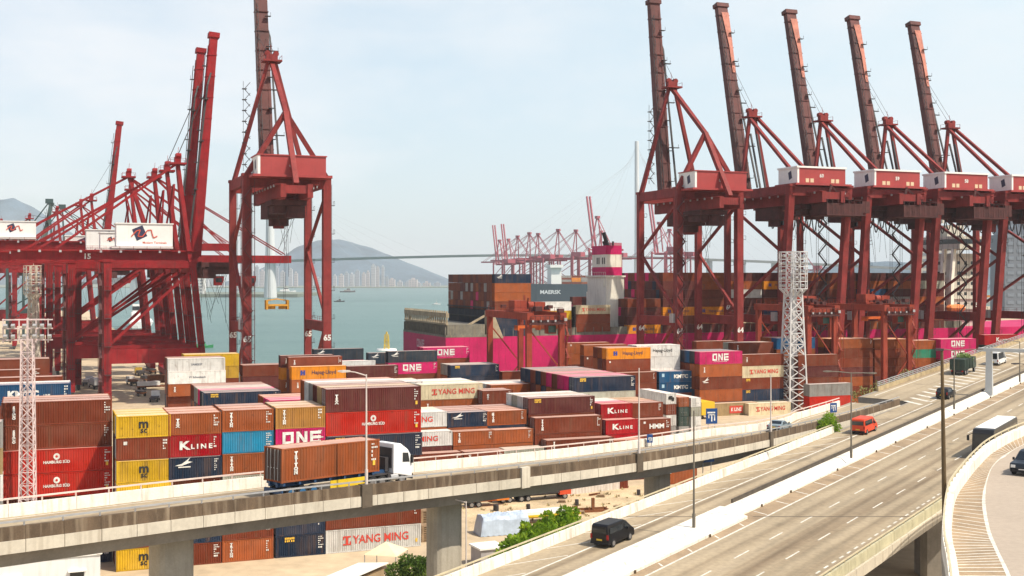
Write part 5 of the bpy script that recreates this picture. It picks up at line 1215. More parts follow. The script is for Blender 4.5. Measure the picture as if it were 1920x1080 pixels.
b = MB(); b.box(-3500, 900, 4400, 8200, -6, -2.5); b.box(-700, -420, 2350, 2700, -6, 1); tag(b.ob('far_shore', mat('far_shore_green', (.16, .19, .15), .9, .2, .01)), kind='structure')
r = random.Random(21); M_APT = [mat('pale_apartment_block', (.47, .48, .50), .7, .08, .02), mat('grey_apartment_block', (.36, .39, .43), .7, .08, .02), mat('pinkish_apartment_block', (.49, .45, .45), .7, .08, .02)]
def tower(x, ytop, w_, Y, m, label, grp, zb=-3, dep=None):
    p = dp(x, ytop, Y); ww = w_ / FOC * Y; b = MB(); H_ = p.z - zb; d = dep or ww * .8
    b.box(-ww / 2, ww / 2, -d / 2, d / 2, 0, H_); b.box(-ww * .2, ww * .2, -d * .2, d * .2, H_, H_ + 6)
    nf = max(3, int(H_ / 6))
    for k in range(nf):
        for q in range(3): b.box(-ww * .42 + q * ww * .3, -ww * .42 + q * ww * .3 + ww * .2, -d / 2 - .3, -d / 2, 3 + k * H_ / nf, 3 + k * H_ / nf + H_ / nf * .45, 1)
    o = b.ob('apartment_tower', [m, mat('far_window', (.20, .23, .27), .3, .1, .1)]); o.location = (p.x, Y, zb); tag(o, label, 'building', grp); return o
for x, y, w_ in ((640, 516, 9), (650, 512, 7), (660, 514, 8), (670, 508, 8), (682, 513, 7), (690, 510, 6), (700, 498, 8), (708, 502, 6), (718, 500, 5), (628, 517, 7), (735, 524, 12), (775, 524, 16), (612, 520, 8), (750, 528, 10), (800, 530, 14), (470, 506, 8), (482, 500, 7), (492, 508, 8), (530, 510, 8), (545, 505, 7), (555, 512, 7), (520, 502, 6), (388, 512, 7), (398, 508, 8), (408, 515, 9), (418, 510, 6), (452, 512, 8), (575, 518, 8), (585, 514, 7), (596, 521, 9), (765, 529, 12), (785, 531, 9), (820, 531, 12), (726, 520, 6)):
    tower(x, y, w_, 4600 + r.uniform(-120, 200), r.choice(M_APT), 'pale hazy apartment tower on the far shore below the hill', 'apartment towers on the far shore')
for x, y, w_, Y, c, lab in ((373, 512, 22, 2450, (.62, .62, .60), 'white block beside the water seen between the left crane legs'), (438, 505, 14, 2500, (.40, .42, .46), 'grey waterfront tower behind the lone left crane')):
    tower(x, y, w_, Y, mat('waterfront_' + str(x), c, .7, .06, .05), lab, None)
for x, y, w_, Y, c, lab in ((1755, 452, 80, 1300, (.42, .40, .36), 'cream office building behind the right cranes'), (1885, 388, 20, 1100, (.20, .24, .30), 'slim slate tower at the right edge'), (1908, 396, 18, 1150, (.24, .27, .32), 'second slate tower at the right edge'), (1900, 440, 60, 1000, (.16, .18, .21), 'broad dark slate block at the right edge')):
    o = tower(x, y, w_, Y, mat('office_' + str(x), c, .6, .08, .05), lab, None, dep=30); o.name = 'office_building'
b = MB(); b.box(330, 700, 560, 1400, -6, .2); tag(b.ob('ground', M_YARD), kind='structure')
# ---- boats
def boat(x, y, L_, label, hullc, supc, wake=False, name='tug_boat', rz=.2, mast=5):
    Y = FOC * 39 / (y - 520); p = Vector(((x - 960) / FOC * Y, Y, -5)); t = thing(name, label, 'boat', p, rz); W_ = L_ * .26
    b = MB(); b.loft([[(-L_ / 2, -W_ * .35, -.5), (-L_ / 2, -W_ / 2, L_ * .07), (-L_ / 2, W_ / 2, L_ * .07), (-L_ / 2, W_ * .35, -.5)], [(L_ * .2, -W_ * .4, -.5), (L_ * .2, -W_ / 2, L_ * .08), (L_ * .2, W_ / 2, L_ * .08), (L_ * .2, W_ * .4, -.5)], [(L_ / 2, -.1, -.3), (L_ / 2, -.2, L_ * .13), (L_ / 2, .2, L_ * .13), (L_ / 2, .1, -.3)]]); b.ob('hull', mat('hull_' + label.split()[0], hullc), t)
    b = MB(); b.box(-L_ * .25, L_ * .18, -W_ * .36, W_ * .36, L_ * .07, L_ * .16); b.box(-L_ * .05, L_ * .14, -W_ * .3, W_ * .3, L_ * .16, L_ * .25); b.bar((0, 0, L_ * .25), (0, 0, L_ * .25 + mast), .25); b.ob('wheelhouse', mat('boat_white' if supc == 0 else 'boat_' + label.split()[0], (.7, .69, .66) if supc == 0 else supc), t)
    b = MB(); b.box(-L_ * .055, L_ * .145, -W_ * .31, W_ * .31, L_ * .185, L_ * .23); b.ob('window', M_GLASS, t)
    if wake: w_ = MB(); w_.add([(-L_ / 2, -1, .2), (-L_ * 2.6, -4, .12), (-L_ * 2.6, 4, .12), (-L_ / 2, 1, .2)], [(0, 1, 2, 3)]); o = w_.ob('wake', mat('foam', (.75, .78, .78), .8, .1, .3)); o.location = p; o.rotation_euler = (0, 0, rz); tag(o, kind='structure')
    return t
boat(636, 566, 17, 'dark tug out in the harbour', (.04, .04, .045), (.10, .10, .10), rz=.1)
boat(652, 548, 40, 'low barge farther out in the harbour', (.10, .09, .09), (.3, .28, .26), name='barge', rz=0)
boat(535, 549, 52, 'white ferry beyond the hanging yellow spreader', (.68, .68, .66), 0, name='ferry', rz=.05, mast=9)
boat(818, 571, 12, 'speeding launch trailing a white wake', (.7, .7, .7), 0, True, 'motor_launch', pi * .02)
boat(318, 652, 24, 'work boat with white cabin between left crane legs', (.05, .10, .08), 0, rz=.7)
boat(378, 652, 13, 'green work boat beside the yellow containers', (.03, .22, .08), (.05, .3, .12), rz=.5)
boat(262, 612, 70, 'white coaster moored behind the left cranes', (.10, .16, .17), 0, name='coaster', rz=1.9)
p = Vector(((725 - 960) / FOC * 640, 640, -5)); t = thing('harbour_beacon', 'yellow lattice beacon on a white base in the harbour', 'beacon', p)
b = MB(); b.cyl((0, 0, -1), (0, 0, .9), 6, 16, 5.2); b.ob('base', M_WHITE, t)
b = MB(); lattice(b, 0, 0, .9, 8.5, 2.6, 1.8, .35, .25, 1.9); b.box(-1.4, 1.4, -1.4, 1.4, 5.3, 5.7); b.cyl((0, 0, 8.5), (0, 0, 10), .5, 10); b.ob('lattice_tower', mat('beacon_yellow', (.65, .45, .05)), t)
# ================================================================ VEHICLES, LAMPS, SIGNS, YARD CLUTTER, PLANTS
M_TYRE = mat('tyre_rubber', (.02, .02, .021), .85, .2, 3); M_RIM = mat('wheel_rim', (.35, .35, .36), .35, .1, 4, metal=.7)
M_LAMP = mat('headlamp_glass', (.7, .7, .68), .15, .05, 4, spec=.7); M_TAIL = mat('tail_lamp_red', (.35, .01, .01), .2, .1, 4); M_PLATE = mat('yellow_plate', (.7, .48, .05), .5, .05, 4)
def carpaint(name, c): return mat('car_paint_' + name, c, .32, .05, .6, spec=.35)
def wheel(par, x, y, r, w=.24):
    b = MB(); b.cyl((x, y - w / 2, r), (x, y + w / 2, r), r, 18); t = b.ob('wheel', M_TYRE, par)
    s = 1 if y > 0 else -1; b = MB(); b.cyl((x, y + s * w * .35, r), (x, y + s * (w / 2 + .012), r), r * .62, 12); b.ob('rim', M_RIM, t); return t
def car(p, yaw, Ln, Wd, H, kind, paint, label, cat, pitch=0.0, roofm=None):
    """x forward; kind picks the side outline"""
    t = thing({'van': 'van', 'suv': 'car', 'saloon': 'car', 'bus': 'coach'}[kind], label, cat, p, 0); t.rotation_euler = (0, -pitch, yaw)
    h = Ln / 2; r = {'van': .34, 'suv': .36, 'saloon': .31, 'bus': .5}[kind]
    if kind == 'van': lo = [(-h, .3), (h - .1, .3), (h, .55), (h - .12, .95), (h - .55, 1.2), (h - 1.3, H - .18), (h - 1.7, H - .02), (-h + .25, H), (-h + .06, H - .15)]; belt = 1.12
    elif kind == 'suv': lo = [(-h, .35), (h - .1, .35), (h, .6), (h - .1, .95), (h - 1.15, 1.08), (h - 1.9, H - .1), (h - 2.3, H), (-h + .5, H), (-h + .12, H - .2), (-h, .95)]; belt = 1.02
    elif kind == 'saloon': lo = [(-h, .3), (h - .1, .3), (h, .55), (h - .1, .8), (h - 1.25, .95), (h - 2.1, H - .05), (h - 2.5, H), (-h + 1.4, H - .03), (-h + .75, 1.0), (-h + .05, .95)]; belt = .92
    else: lo = [(-h, .4), (h - .1, .4), (h, .7), (h, 1.3), (h - .12, H - .5), (h - .4, H - .05), (h - .8, H), (-h + .3, H), (-h + .05, H - .25), (-h, 1.2)]; belt = 1.45
    def hwid(z): return Wd / 2 * (1 - (.16 if kind != 'bus' else .05) * max(0, z - belt) / (H - belt))
    b = MB(); n = len(lo)
    vs = [(x, -hwid(z), z) for x, z in lo] + [(x, hwid(z), z) for x, z in lo]
    b.add(vs, [(i, (i + 1) % n, n + (i + 1) % n, n + i) for i in range(n)] + [tuple(range(n - 1, -1, -1)), tuple(range(n, 2 * n))])
    body = b.ob('body', paint, t); mod = body.modifiers.new('bevel', 'BEVEL'); mod.width = .06; mod.segments = 2; mod.limit_method = 'ANGLE'
    def side_win(x0, x1, z0, z1, sl=0):
        for s in (-1, 1):
            b = MB(); b.add([(x0, s * (hwid(z0) + .012), z0), (x1, s * (hwid(z0) + .012), z0), (x1 - sl, s * (hwid(z1) + .012), z1), (x0 + .08, s * (hwid(z1) + .012), z1)], [(0, 1, 2, 3)]); b.ob('window', M_GLASS, t)
    def cross(i, j, f0, f1, name, mar=.1, ext=.014):
        (xa, za), (xb, zb) = lo[i], lo[j]; d = Vector((xb - xa, 0, zb - za)).normalized(); nrm = Vector((d.z, 0, -d.x)) * ext
        P = [Vector((xa + (xb - xa) * f, 0, za + (zb - za) * f)) for f in (f0, f1)]; b = MB()
        b.add([(P[0].x + nrm.x, -hwid(P[0].z) + mar, P[0].z + nrm.z), (P[0].x + nrm.x, hwid(P[0].z) - mar, P[0].z + nrm.z), (P[1].x + nrm.x, hwid(P[1].z) - mar, P[1].z + nrm.z), (P[1].x + nrm.x, -hwid(P[1].z) + mar, P[1].z + nrm.z)], [(0, 1, 2, 3)]); b.ob(name, M_GLASS, t)
    if kind == 'van':
        cross(4, 5, .05, .95, 'windscreen'); side_win(h - 1.75, h - .95, 1.2, H - .3, .55); side_win(-h + .3, h - 1.95, 1.22, H - .3, 0)
        b = MB(); b.box(-h - .0, -h + .06, -Wd * .38, Wd * .38, 1.25, H - .35); b.ob('rear_window', M_GLASS, t)
    elif kind == 'suv':
        cross(4, 5, .05, .95, 'windscreen'); side_win(h - 2.2, h - 1.45, 1.1, H - .16, .5); side_win(-h + .45, h - 2.3, 1.1, H - .16, 0); cross(8, 9, .1, .7, 'rear_window')
    elif kind == 'saloon':
        cross(4, 5, .05, .95, 'windscreen'); side_win(-h + 1.2, h - 1.65, .97, H - .12, .6); cross(7, 8, .1, .9, 'rear_window')
    else:
        cross(3, 4, .02, .98, 'windscreen', .06); side_win(-h + .6, h - 1.0, 1.5, H - .55, .1)
        b = MB(); b.box(-h + .4, h - 1.0, -hwid(H) + .1, hwid(H) - .1, H + .002, H + .06); b.ob('roof', M_WHITE, t)
        b = MB(); b.box(h - .01, h + .03, -Wd * .42, Wd * .42, .55, 1.2); b.ob('front_panel', M_BLACK, t)
        for s in (-1, 1): b = MB(); b.bar((h - .1, s * Wd * .46, H - .5), (h + .45, s * Wd * .62, H - .7), .06); b.box(h + .3, h + .5, s * Wd * .62 - .12, s * Wd * .62 + .12, H - 1.3, H - .7); b.ob('mirror', M_BLACK, t)
    for sx in (-1, 1):
        for sy in (-1, 1): wheel(t, sx * (h - (.85 if kind != 'bus' else 2.4)), sy * (Wd / 2 - .1), r)
    for s in (-1, 1):
        b = MB(); b.box(-h - .02, -h + .05, s * Wd * .44 - .09, s * Wd * .44 + .09, .75, 1.15 if kind != 'saloon' else .9); b.ob('tail_light', M_TAIL, t)
        b = MB(); b.box(h - .12, h + .012, s * Wd * .36 - .16, s * Wd * .36 + .16, .62, .82); b.ob('headlight', M_LAMP, t)
        if kind != 'bus': b = MB(); b.box(h - 1.45, h - 1.25, s * (Wd / 2 + .02) - .02, s * (Wd / 2 + .16), belt, belt + .2); b.ob('mirror', M_BLACK, t)
    b = MB(); b.box(-h - .035, -h, -.27, .27, .62, .76); b.ob('number_plate', M_PLATE, t)
    b = MB(); b.box(h, h + .02, -.27, .27, .42, .54); b.ob('number_plate', M_WHITE, t)
    b = MB(); b.box(-h - .05, -h + .1, -Wd * .48, Wd * .48, .32, .52); b.box(h - .1, h + .03, -Wd * .46, Wd * .46, .3, .48); b.ob('bumper', M_BLACK, t)
    return t
HYAW = R(54.8); HP = math.atan(.045 * HD[1])
def on_hw(x, y, dt=0, ds=0):
    s, t = hwpx(x, y); return hw(s + ds, t + dt)
car(on_hw(1120, 1029, 0, 2.6), HYAW, 4.5, 1.8, 1.98, 'van', carpaint('black', (.006, .006, .008)), 'black high roofed van driving away in the near lane', 'van', HP)
car(on_hw(1604, 815, .3, 2.5), HYAW, 5.0, 1.95, 2.1, 'van', carpaint('orange_red', (.62, .06, .02)), 'bright orange-red van driving away past the green bush', 'van', HP)
car(on_hw(1766, 749, 0, 2.2), HYAW, 4.6, 1.85, 1.7, 'suv', carpaint('black', (.006, .006, .008)), 'dark sport utility car behind the tall brown pole', 'car', HP)
car(on_hw(1838, 862, .3, 6.0), HYAW + pi, 12, 2.5, 3.55, 'bus', carpaint('coach_dark', (.02, .02, .022)), 'white roofed coach with dark windows coming down the expressway', 'coach', -HP)
p = gp(1912, 893, RZ); car(p + Vector((1.6, 1.6, .004)), R(50) + pi, 4.6, 1.9, 1.75, 'suv', carpaint('dark_blue', (.018, .024, .034)), 'dark car on the ramp cut off by the right edge', 'car')
def on_via(xpx, off):                    # a point on the viaduct road seen at column xpx, off metres from near edge
    best = None
    for i in range(len(VS) - 1):
        for q in range(8):
            n0, f0, o0 = vsec(i); n1, f1, o1 = vsec(i + 1); p_ = n0.lerp(n1, q / 8) - o0 * off; x = 960 + FOC * p_.x / p_.y
            if best is None or abs(x - xpx) < best[0]: best = (abs(x - xpx), p_, vdir(i))
    return best[1], best[2]
p, d = on_via(1461, 3.4); car(p + Z * .004, math.atan2(d.y, d.x), 4.5, 1.8, 1.42, 'saloon', carpaint('silver_blue', (.20, .25, .28)), 'silver grey saloon car on the viaduct behind its parapet', 'car')
car(on_hw(1872, 686, -1, 3), HYAW, 6.5, 2.2, 2.7, 'van', carpaint('white', (.7, .7, .68)), 'white van far up the expressway beside the concrete gantry post', 'van', HP)
# ---- dump truck with a load of greenery
def dump(p, yaw, pitch, label):
    t = thing('dump_truck', label, 'truck', p); t.rotation_euler = (0, -pitch, yaw)
    b = MB(); b.box(-4.2, 4.0, -.5, .5, .6, .95); b.ob('chassis', M_DARK, t)
    b = MB(); b.loft([[(x, -1.2, z0), (x, 1.2, z0), (x, 1.25, z1), (x, -1.25, z1)] for x, z0, z1 in ((-4.3, 1.0, 2.9), (1.6, 1.0, 2.9))])
    for q in range(6): x = -4.1 + q * 1.1; b.box(x - .06, x + .06, -1.33, 1.33, 1.0, 2.9)
    b.box(-4.36, -4.26, -1.3, 1.3, 1.0, 2.95); b.ob('tipper_body', mat('dark_green_tipper', (.025, .045, .035), .6, .3, 1, streak=.4, sc=(.12, .1, .06)), t)
    b = MB(); b.prism([(2.0, .8), (4.2, .8), (4.25, 1.7), (3.9, 2.8), (2.0, 2.9)], -1.2, 1.2); c = b.ob('cab', mat('dark_cab_green', (.03, .05, .04), .4, .1, 1), t)
    b = MB(); b.box(2.9, 3.8, -1.22, 1.22, 1.75, 2.5); b.add([(4.255, -1.0, 1.75), (4.255, 1.0, 1.75), (3.93, 1.0, 2.72), (3.93, -1.0, 2.72)], [(0, 1, 2, 3)]); b.ob('window', M_GLASS, c)
    for x in (-3.2, -1.9, 3.1):
        for s in (-1, 1): wheel(t, x, s * 1.05, .5, .32)
    for s in (-1, 1): b = MB(); b.box(-4.42, -4.34, s * .95 - .15, s * .95 + .15, .7, .9); b.ob('tail_light', M_TAIL, t)
    b = MB(); r = random.Random(2)
    for i in range(700):
        a, q, c_ = r.uniform(-1.6, 1.6), r.uniform(-1.1, 1.1), r.uniform(2.2, 3.5); v = Vector((r.uniform(-1, 1), r.uniform(-1, 1), r.uniform(-.5, 1))) * .18; w = Vector((r.uniform(-1, 1), r.uniform(-1, 1), r.uniform(-1, 1))) * .13
        c0 = Vector((a + .2, q, c_)); b.add([c0, c0 + v + w, c0 + v * 2, c0 + v - w], [(0, 1, 2, 3)])
    o = b.ob('plant_cuttings', mat('light_leaf', (.16, .24, .05), .7, .4, 1.5)); o.location = p + Z * .0; o.rotation_euler = (0, 0, yaw); tag(o, 'heap of light green cuttings riding in the dump truck', 'cuttings')
    return t
dump(on_hw(1795, 704, 0, 4.2), HYAW, HP, 'dark green dump truck hauling plant cuttings up the expressway')
# ---- articulated container truck on the viaduct
pr, d = on_via(531, 2.3); yaw = math.atan2(d.y, d.x) + R(3); pit = 0.018
def ori(dx, dy, dz=0): return pr + Vector((cos(yaw) * dx - sin(yaw) * (dy), sin(yaw) * dx + cos(yaw) * (dy), dz - dx * pit))
TL_ = 9.9
cu, cv = to_uv(ori(TL_ / 2, CWD / 2)); 
bx = container(cu, cv, 0, 30, 'ru', 'v:TRITON+c:3+y', 'rust orange container with dark door end carried by the viaduct truck', 2, 2.72, yaw - TH, 'container on the road')
bx.location = ori(TL_ / 2, CWD / 2, 1.4); bx.rotation_euler = (0, pit, yaw)
for ch in bx.children:
    if ch.name.startswith('door'): setmat(ch, 0, mat('dark_brown_door', (.06, .026, .018), .6, .3, 1)); ch['label'] = 'dark brown door leaf'
del bx['group']
tr = thing('container_truck', 'white cab lorry with blue trailer crossing the viaduct under a rust container', 'truck', ori(TL_ / 2, CWD / 2, .004)); tr.rotation_euler = (0, pit, yaw)
b = MB()
for s in (-1, 1): b.box(-TL_ / 2, TL_ / 2 + 1.2, s * .5 - .12, s * .5 + .12, 1.0, 1.36)
for q in range(7): x = -TL_ / 2 + .3 + q * 1.5; b.box(x - .1, x + .1, -1.15, 1.15, 1.15, 1.4)
b.box(-TL_ / 2, -TL_ / 2 + .15, -1.2, 1.2, .5, .85); b.ob('chassis', mat('trailer_blue', (.02, .06, .14), .5, .2, 1), tr)
b = MB(); b.box(-.2, 3.4, -1.24, -1.18, .5, 1.12)
b.ob('side_guard', mat('guard_yellow', (.66, .45, .02), .5, .15, 1), tr)
b = MB(); 
for q in range(5): b.box(.1 + q * .65, .45 + q * .65, -1.255, -1.242, .72, .82)
b.ob('black_marking', M_BLK_L, tr)
for x in (-4.0, -2.9, -1.8):
    for s in (-1, 1):
        w = wheel(tr, x, s * 1.0, .5, .36)
        for ch in w.children: setmat(ch, 0, mat('rim_blue', (.03, .12, .25), .4, .1, 2))
for x in (4.3, 5.3, 7.5):
    for s in (-1, 1): wheel(tr, x, s * 1.02, .5, .34)
b = MB(); b.box(3.6, 8.2, -.45, .45, .7, 1.0); b.box(5.9, 6.5, -1.2, -.5, .6, 1.1); b.box(3.8, 5.8, -1.2, 1.2, 1.02, 1.12); b.ob('tractor_frame', M_DARK, tr)
b = MB(); b.prism([(6.7, 1.0), (8.6, .6), (8.65, 1.5), (8.45, 2.5), (8.1, 3.0), (7.3, 3.55), (6.5, 3.6), (6.5, 1.0)], -1.22, 1.22); cab = b.ob('cab', mat('cab_white', (.78, .78, .77), .35, .03, 1), tr)
mod = cab.modifiers.new('bevel', 'BEVEL'); mod.width = .08; mod.segments = 2
b = MB(); b.box(6.42, 6.5, -1.0, 1.0, 1.5, 3.2); b.box(6.0, 6.4, -.7, .7, 1.2, 2.4); b.ob('cab_back', M_DARK, cab)
b = MB(); 
for s in (-1, 1): b.add([(7.5, s * 1.235, 1.95), (8.3, s * 1.235, 1.9), (8.12, s * 1.235, 2.7), (7.5, s * 1.235, 2.75)], [(0, 1, 2, 3)])
b.add([(8.66, -1.1, 1.65), (8.66, 1.1, 1.65), (8.47, 1.1, 2.5), (8.47, -1.1, 2.5)], [(0, 1, 2, 3)]); b.ob('window', M_GLASS, cab)
b = MB(); b.box(8.6, 8.72, -1.2, 1.2, .4, .85); b.box(8.62, 8.68, -.8, .8, .95, 1.4); b.ob('grille', M_DARK, cab)
for s in (-1, 1): b = MB(); b.box(8.4, 8.6, s * 1.3 - .1, s * 1.3 + .1, 1.8, 2.5); b.ob('mirror', M_BLACK, cab)
b = MB(); b.cyl((6.2, -1.0, .75), (7.0, -1.0, .75), .32, 12); b.ob('fuel_tank', M_STEEL, tr)
# ---- lamp posts
def lamp(base, top, label, arms, m=None, r=.09, head=1.0, dark=False):
    t = thing('street_lamp', label, 'street lamp', base); H_ = top - base.z; m = m or M_STEEL
    b = MB(); b.cyl((0, 0, 0), (0, 0, 1.2), r * 1.5, 10); b.cyl((0, 0, 1.2), (0, 0, H_), r, 10, r * .6); b.ob('pole', m, t)
    for dx, dz in arms:
        b = MB(); b.cyl((0, 0, H_ - .1), (dx * .6, 0, H_ + dz * .7), r * .55, 7); b.cyl((dx * .6, 0, H_ + dz * .7), (dx, 0, H_ + dz), r * .5, 7); b.ob('arm', m, t)
        b = MB(); s = 1 if dx > 0 else -1; b.loft([[(dx - s * .2, -.1, H_ + dz - .06), (dx - s * .2, .1, H_ + dz - .06), (dx - s * .2, .1, H_ + dz + .08), (dx - s * .2, -.1, H_ + dz + .08)], [(dx + s * .4, -.17, H_ + dz - .1), (dx + s * .4, .17, H_ + dz - .1), (dx + s * .4, .15, H_ + dz + .1), (dx + s * .4, -.15, H_ + dz + .1)], [(dx + s * .8 * head, -.08, H_ + dz - .04), (dx + s * .8 * head, .08, H_ + dz - .04), (dx + s * .8 * head, .07, H_ + dz + .06), (dx + s * .8 * head, -.07, H_ + dz + .06)]]); b.ob('lamp_head', M_DARK if dark else m, t)
    return t
M_POLE = mat('pale_pole', (.60, .53, .48), .5, .1, .6); M_POLED = mat('dark_pole', (.16, .14, .11), .6, .2, .6)
def vlamp(x, ytop, label, arms):
    nr, fr, o = vsecx(x); p = nr + o * .05 + Z * 1.06; lamp(p, EYE - (ytop - 520) * p.y / FOC, label, arms, M_POLE)
vlamp(683, 702, 'pale lamp post beside the truck with its arm reaching left', [(-1.5, .25)])
vlamp(1193, 690, 'pale lamp post at the middle of the viaduct parapet', [])
vlamp(1440, 702, 'pale lamp post where the viaduct nears the expressway', [])
def mlamp(x, y, ytop, label, arms, m=M_POLED, dark=False, t=None):
    p = on_hw(x, y); s, t0 = hwpx(x, y); p = hw(s, t0 if t is None else t, .8); lamp(p, EYE - (ytop - 520) * p.y / FOC, label, arms, m, .1, 1, dark)
mlamp(1301, 1006, 770, 'tall thin lamp post in the nearest stretch of the central barrier', [], M_POLED)
mlamp(1596, 872, 698, 'double armed lamp post in the central barrier behind the red van', [(-2.4, .1), (2.1, -.1)])
mlamp(1789, 778, 656, 'double armed lamp post just right of the tall brown pole', [(-1.9, .1), (3.4, .1)])
mlamp(1855, 835, 682, 'lamp post with a broad dark head rising beside the coach', [(-1.1, 0), (1.1, 0)], M_POLED, True, t=-33)
mlamp(1912, 725, 640, 'farthest lamp post at the right edge of the expressway', [(-2.0, .1)])
t = thing('street_lamp', 'tallest pole, thick and brown, standing between expressway and ramp', 'street lamp', dp(1774, 1080, 84).xy.to_3d()); H_ = EYE - (655 - 520) * 84 / FOC
b = MB(); b.cyl((0, 0, 0), (-.05, 0, 14), .26, 12, .2); b.cyl((-.05, 0, 14), (-.3, 0, H_), .2, 12, .10); b.ob('pole', mat('brown_pole', (.10, .065, .028), .6, .3, .5), t)
b = MB(); b.box(-.75, -.2, -.12, .12, H_ - .1, H_ + .06); b.ob('lamp_head', M_DARK, t)
p = gp(874, 1200, 0); p = dp(874, 1080, 104); p.z = 0
lamp(p, EYE - (940 - 520) * 104 / FOC, 'lamp post in front of the middle viaduct pier, arm reaching left', [(-1.7, .25)], M_POLE)
# gantry post
s_, t_ = hwpx(1881, 745); p = hw(s_, -48, .8); t = thing('sign_gantry', 'pale grey concrete gantry post with short arm in the central barrier', 'gantry', p, HYAW)
zt = EYE - (656 - 520) * p.y / FOC - p.z; b = MB(); b.loft([[(-.6, -.5, -.8), (.6, -.5, -.8), (.6, .5, -.8), (-.6, .5, -.8)], [(-.42, -.4, zt), (.42, -.4, zt), (.42, .4, zt), (-.42, .4, zt)]]); b.ob('post', mat('gantry_grey', (.50, .51, .50), .7, .08, .5), t)
b = MB(); b.box(-.4, .4, -5.5, 1.6, zt - .25, zt + .3); b.ob('arm', mat('gantry_grey', (.50, .51, .50)), t)
# ---- road signs
M_SIGN = mat('sign_blue', (.012, .06, .20), .4, .05, 2)
def sign(p, w_, h_, zb, label, yaw, lines):
    t = thing('road_sign', label, 'sign', p, yaw); b = MB()
    for s in (-1, 1): b.cyl((s * w_ * .3, .06, 0), (s * w_ * .3, .06, zb + h_), .05, 8)
    b.ob('post', M_STEEL, t); b = MB(); b.box(-w_ / 2, w_ / 2, -.03, .03, zb, zb + h_); pl = b.ob('panel', M_SIGN, t)
    b = MB()
    for x0, z0, x1, z1 in lines: b.box(x0 * w_, x1 * w_, -.045, -.031, zb + z0 * h_, zb + z1 * h_)
    b.ob('white_symbol', M_MARK, pl); return t
ARW = [(-.05, .15, .05, .6), (-.3, .36, -.22, .62), (.2, .2, .3, .62), (-.3, .56, .3, .62)]; TXT = [(-.38, .68, .3, .78), (-.38, .45, .36, .55), (-.38, .2, .1, .3)]
n_, f_, o = vsecx(1446); sign(f_ + Z * .0 - o * .8, 1.5, 1.9, 1.4, 'blue sign behind the viaduct wall near the white mast', R(14), ARW + TXT[:1])
n_, f_, o = vsecx(1322); sign(f_ + o * .45, .7, .95, .5, 'small blue sign leaning on the white viaduct wall', R(20), ARW)
n_, f_, o = vsecx(1569); sign(n_ - o * .8, 1.15, 1.3, 1.5, 'blue sign on the viaduct above the green bush', R(25), ARW + TXT[:1])
p = on_hw(1345, 893, -1.2); sign(Vector((p.x, p.y, p.z)), 1.9, 1.3, 1.4, 'wide blue sign half hidden under the viaduct', R(30), TXT)
# ---- foliage
def tree(c, blobs, n, ls, m1, label, name='tree', trunk=True, cat='tree', seed=1, group=None):
    t = thing(name, label, cat, c, 0, group); r = random.Random(seed); base = Vector(c); b = MB()
    for i in range(n):
        bc, br_ = r.choices(blobs, [q[1] ** 2 for q in blobs])[0]
        while True:
            q = Vector((r.gauss(0, 1), r.gauss(0, 1), r.gauss(0, 1)))
            if q.length > .01: break
        q.normalize(); rad = br_ * (r.random() ** .35) * (1 + .22 * sin(q.x * 5 + seed) * cos(q.z * 6)); pos = Vector(bc) + Vector((q.x, q.y, q.z * .85)) * rad
        a = (q + Vector((r.uniform(-1, 1), r.uniform(-1, 1), r.uniform(-.6, .9)))).normalized(); e = a.cross(Vector((r.uniform(-1, 1), r.uniform(-1, 1), r.uniform(-1, 1)))).normalized()
        L_ = ls * r.uniform(.6, 1.3); a = a * L_; e = e * L_ * .32
        b.add([pos, pos + a * .5 + e, pos + a, pos + a * .5 - e], [(0, 1, 2, 3)])
    b.ob('crown', m1, t)
    if trunk:
        b = MB()
        for bc, br_ in blobs: b.cyl((0, 0, 0), (bc[0] * .5, bc[1] * .5, bc[2] * .6), .16, 7, .1); b.cyl((bc[0] * .5, bc[1] * .5, bc[2] * .6), bc, .1, 6, .03)
        b.ob('trunk', mat('bark', (.09, .065, .045), .9, .3, 2), t)
    return t
M_LEAF = leafmat('leaf_green', (.22, .37, .03), .5); M_LEAFD = leafmat('leaf_dark', (.10, .18, .03), .4)
p = Vector((2.0, 106.0, 0))
tree(p, [((-2.7, -3.6, 9.7), 1.2), ((-1.6, -2.2, 10.5), 1.4), ((-.4, -.8, 10.8), 1.5), ((.9, .9, 11.0), 1.5), ((2.2, 2.6, 11.2), 1.4), ((3.2, 4.0, 11.5), 1.1), ((-1.0, -1.6, 8.8), 1.6), ((.6, .4, 9.0), 1.7), ((2.2, 2.2, 9.2), 1.6), ((1.2, 1.4, 12.6), .5), ((2.7, 3.2, 12.7), .5), ((-.8, -1.0, 12.1), .45), ((3.6, 4.6, 12.3), .5)], 15000, .34, M_LEAF, 'bright green leafy tree growing against the outer wall of the expressway', seed=5)
p = dp(772, 1080, 134); p.z = 0
tree(p, [((-1.6, 0, .9), 1.3), ((0, 0, 1.6), 1.4), ((1.5, 0, 1.2), 1.4), ((2.2, .2, 2.2), .7), ((-.6, .2, 2.3), .7), ((.9, 0, 2.2), .7)], 4200, .3, M_LEAFD, 'dark green bush at the bottom edge left of the middle pier', 'bush', cat='bush', seed=8)
s_, t_ = hwpx(1556, 812); p = hw(s_ + .5, -57.2, -.6)
tree(p, [((0, 0, 1.4), 1.2), ((.5, .5, 2.3), .9), ((-.4, -.3, .8), 1.0), ((1.1, .8, 1.2), .9)], 2200, .26, M_LEAF, 'green bush at the end of the expressway side wall', 'bush', cat='bush', seed=3)
p = gp(1640, 745, 12); p.z = 12
